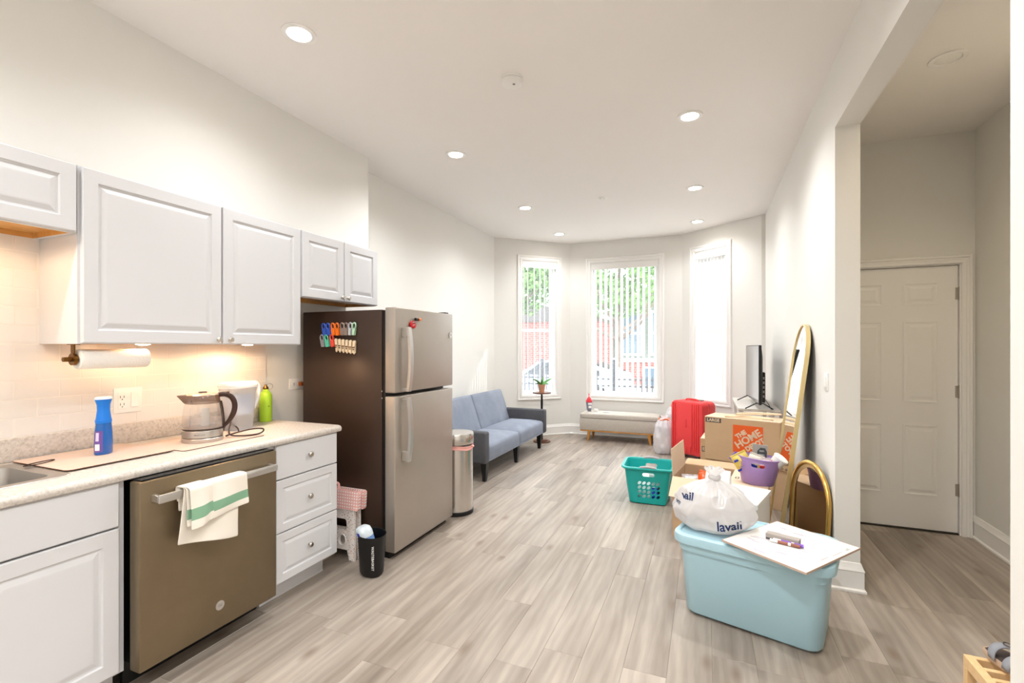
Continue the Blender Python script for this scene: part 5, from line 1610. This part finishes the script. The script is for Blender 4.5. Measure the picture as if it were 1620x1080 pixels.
sole = smooth_pts([(-.036, .13, 0), (0, .142, 0), (.036, .125, 0), (.046, .07, 0), (.036, .0, 0), (.034, -.08, 0), (.02, -.118, 0), (0, -.124, 0), (-.022, -.118, 0), (-.034, -.08, 0), (-.032, .0, 0), (-.042, .07, 0), (-.036, .13, 0)], 4)[:-1]
def ringz(z, k): return [Vector((p.x * k, p.y * k, z)) for p in sole]
B().loft([ringz(0, .98), ringz(.006, 1), ringz(.020, 1.0), ringz(.024, .97)]).done('sole', MCORK, t, 40, **L)
B().loft([ringz(.0242, .93), ringz(.0262, .91)]).done('footbed', MDKFELT, t, 40, **L)
for yc, wd in ((.065, .036), (-.005, .036)):
    def strap(u, v):
        a = PI * u
        return Vector((-.047 * math.cos(a) * (1 - .02 * v), yc + wd * (v - .5) + .012 * math.sin(a) * (1 if yc > .03 else -.3), .014 + .052 * math.sin(a) ** .8))
    o = B().grid(strap, 16, 2).done('strap', MSUEDE, t, 60, **L)
    md = o.modifiers.new('t', 'SOLIDIFY'); md.thickness = .004
    b = B().tube([(.014 + .012 * math.cos(2 * PI * k / 12), yc + .010 + .016 * math.sin(2 * PI * k / 12), .070) for k in range(12)], .0022, 6, True)
    b.done('buckle', mat('pewter_buckle', (120, 118, 122), .3, 1.0), t, 60, **L)

# ================================================================== OUTSIDE THE BAY WINDOW
GZ = -.45
struct(B().box(-30, 30, 8.2, 60, GZ - .2, GZ), 'ground', mat('pavement', (120, 117, 113), .9, var=(.6, (110, 107, 103))))
t = thing('iron_fence', 'black iron railing fence along the pavement outside the window', 'fence', (-2.0, 11.2, GZ))
MIRON = mat('black_iron', (34, 38, 46), .5)
for x_ in (-5.6, -3.8, -2.0, -.2, 1.6):
    B().box(x_ - .05, x_ + .05, 11.15, 11.25, GZ, 1.12, .01).done('post', MIRON, t)
for z in (GZ + .12, .48, .64):
    B().box(-5.6, 1.6, 11.185, 11.215, z, z + .035).done('rail', MIRON, t)
b = B()
x_ = -5.5
while x_ < 1.6:
    b.box(x_ - .010, x_ + .010, 11.19, 11.21, GZ + .05, .74); x_ += .115
b.done('bars', MIRON, t, kind='stuff')

t = thing('brick_building', 'low red brick house with pale window ledge across the street', 'building', (-3, 24, GZ))
B().box(-14, 5, 24, 28, GZ, .75).box(-14, -4.35, 24.02, 28, .75, 2.75).done('wall', brick_mat(), t)
B().box(-4.35, 5, 24.1, 28, .75, 4.2).done('upper_wall', mat('sage_siding', (104, 112, 102), .8), t, label='pale green grey upper storey')
B().box(-4.3, 5.1, 23.8, 24.1, .68, .86).done('ledge', MTRIM, t)
for (a, c) in ((-3.9, -2.9), (-2.5, -1.5), (-.6, 1.0), (1.8, 3.2)):
    w_ = B().box(a, c, 24.02, 24.1, 1.0, 3.2).done('window', MTRIM, t)
    B().box(a + .1, c - .1, 24.0, 24.02, 1.1, 2.05).box(a + .1, c - .1, 24.0, 24.02, 2.15, 3.1).done('pane', mat('dark_pane', (84, 104, 116), .1), w_)
for (a, c) in ((-2.9, -2.2), (-1.6, -.9), (.2, 1.0)):
    w_ = B().box(a, c, 23.95, 24.0, -.55, .45).done('window', MTRIM, t)
    B().box(a + .07, c - .07, 23.93, 23.95, -.48, .38).done('pane', mat('dark_pane2', (92, 112, 128), .1), w_)
B().prism([(-14.4, 2.75), (-4.35, 2.75), (-5.4, 3.0), (-14.4, 5.2)], (0, 23.9, 0), X3, Z3, (0, 4.2, 0)).done('roof', mat('grey_roof', (96, 90, 88), .9), t)

# parked car
t = thing('parked_car', 'pale silver car parked behind the iron fence outside', 'car', (-4.45, 15.2, GZ), 0)
MCARP = mat('silver_car_paint', (150, 156, 166), .25, .2, coat=.6)
side = [(-2.2, .35), (-2.25, .62), (-2.15, .85), (-1.2, .95), (-.55, 1.42), (.9, 1.48), (1.75, 1.12), (2.2, 1.02), (2.28, .62), (2.2, .35)]
b = B().prism(side, (0, -.82, 0), X3, Z3, (0, 1.64, 0))
bmesh.ops.bevel(b.bm, geom=b.bm.edges[:], offset=.06, segments=3, affect='EDGES')
b.done('body', MCARP, t, 40, **L)
MCG = mat('car_glass', (30, 36, 42), .08)
for s in (-1, 1):
    B().prism([(-1.02, .98), (-.48, 1.36), (.15, 1.40), (.15, .98)], (0, s * .80, 0), X3, Z3, (0, s * .03, 0)).done('side_window', MCG, t, **L)
    B().prism([(.23, .98), (.23, 1.40), (.85, 1.40), (1.5, 1.10), (1.5, .98)], (0, s * .80, 0), X3, Z3, (0, s * .03, 0)).done('side_window', MCG, t, **L)
    for wx_ in (-1.4, 1.4):
        w_ = B().cyl((wx_, s * .66, .33), (wx_, s * .86, .33), .33, n=28).done('wheel', MBLK, t, 40, **L)
        B().cyl((wx_, s * .86, .33), (wx_, s * .872, .33), .21, n=20).done('hub_cap', MSTEEL, w_, 40, **L)
B().box(2.20, 2.30, -.75, .75, .42, .60, .02).done('bumper', MGREY, t, **L)
for s in (-1, 1): B().box(2.20, 2.27, s * .62 - .10, s * .62 + .10, .78, .92, .02).done('tail_light', MRED, t, **L)
B().prism([(1.78, 1.135), (.98, 1.455), (.99, 1.475), (1.80, 1.155)], (0, -.66, 0), X3, Z3, (0, 1.32, 0)).done('rear_window', MCG, t, **L)

# trees
MFOL = mat('green_foliage', (120, 158, 84), .7, var=(3, (84, 124, 60)))
MTRK = mat('grey_bark', (118, 104, 92), .9, bump=(12, .6, .02))
def tree(loc, h, r, seed, n, label, zc):
    t = thing('street_tree', label, 'tree', loc, 0, 'trees across the street')
    rg = random.Random(seed)
    b = B().tube(smooth_pts([(0, 0, 0), (.08, 0, h * .3), (-.05, .1, h * .55), (.1, 0, h * .8)], 5), [.20 - .011 * k for k in range(16)], 10)
    b.done('trunk', MTRK, t, 60, **L)
    for k in range(6):
        a = rg.uniform(0, 2 * PI); z0 = h * rg.uniform(.3, .55)
        B().tube(smooth_pts([(0, 0, z0), (.5 * r * math.cos(a), .5 * r * math.sin(a), z0 + .6), (.9 * r * math.cos(a), .9 * r * math.sin(a), z0 + 1.3 + rg.random())], 4), [.09 - .0085 * q for q in range(9)], 7).done('branch', MTRK, t, 60, **L)
    vs, fs = [], []
    for k in range(n):
        while True:
            p = Vector((rg.uniform(-1, 1), rg.uniform(-1, 1), rg.uniform(-1, 1)))
            if .25 < p.length < 1: break
        q = Vector((p.x * r, p.y * r, zc + p.z * r * .85))
        if noise.noise(q * .9 + Vector((seed, 0, 0))) < -.12: continue
        d = Vector((rg.gauss(0, 1), rg.gauss(0, 1), rg.gauss(0, 1))).normalized()
        e = d.orthogonal().normalized(); g = d.cross(e)
        s = rg.uniform(.07, .13)
        i = len(vs)
        vs += [q - e * s, q + g * s * .55, q + e * s, q - g * s * .55]
        fs.append((i, i + 1, i + 2, i + 3))
    me = bpy.data.meshes.new('foliage'); me.from_pydata(vs, [], fs); me.materials.append(MFOL)
    o = bpy.data.objects.new('foliage', me); COL.objects.link(o); o.parent = t; o['kind'] = 'stuff'
tree((-7.9, 18.0, GZ), 6.5, 2.5, 3, 16000, 'leafy tree seen through the tall left bay window', 5.0)
tree((-3.5, 20.6, GZ), 7.0, 2.6, 9, 12000, 'leafy tree in front of the brick house seen through the middle window', 5.3)
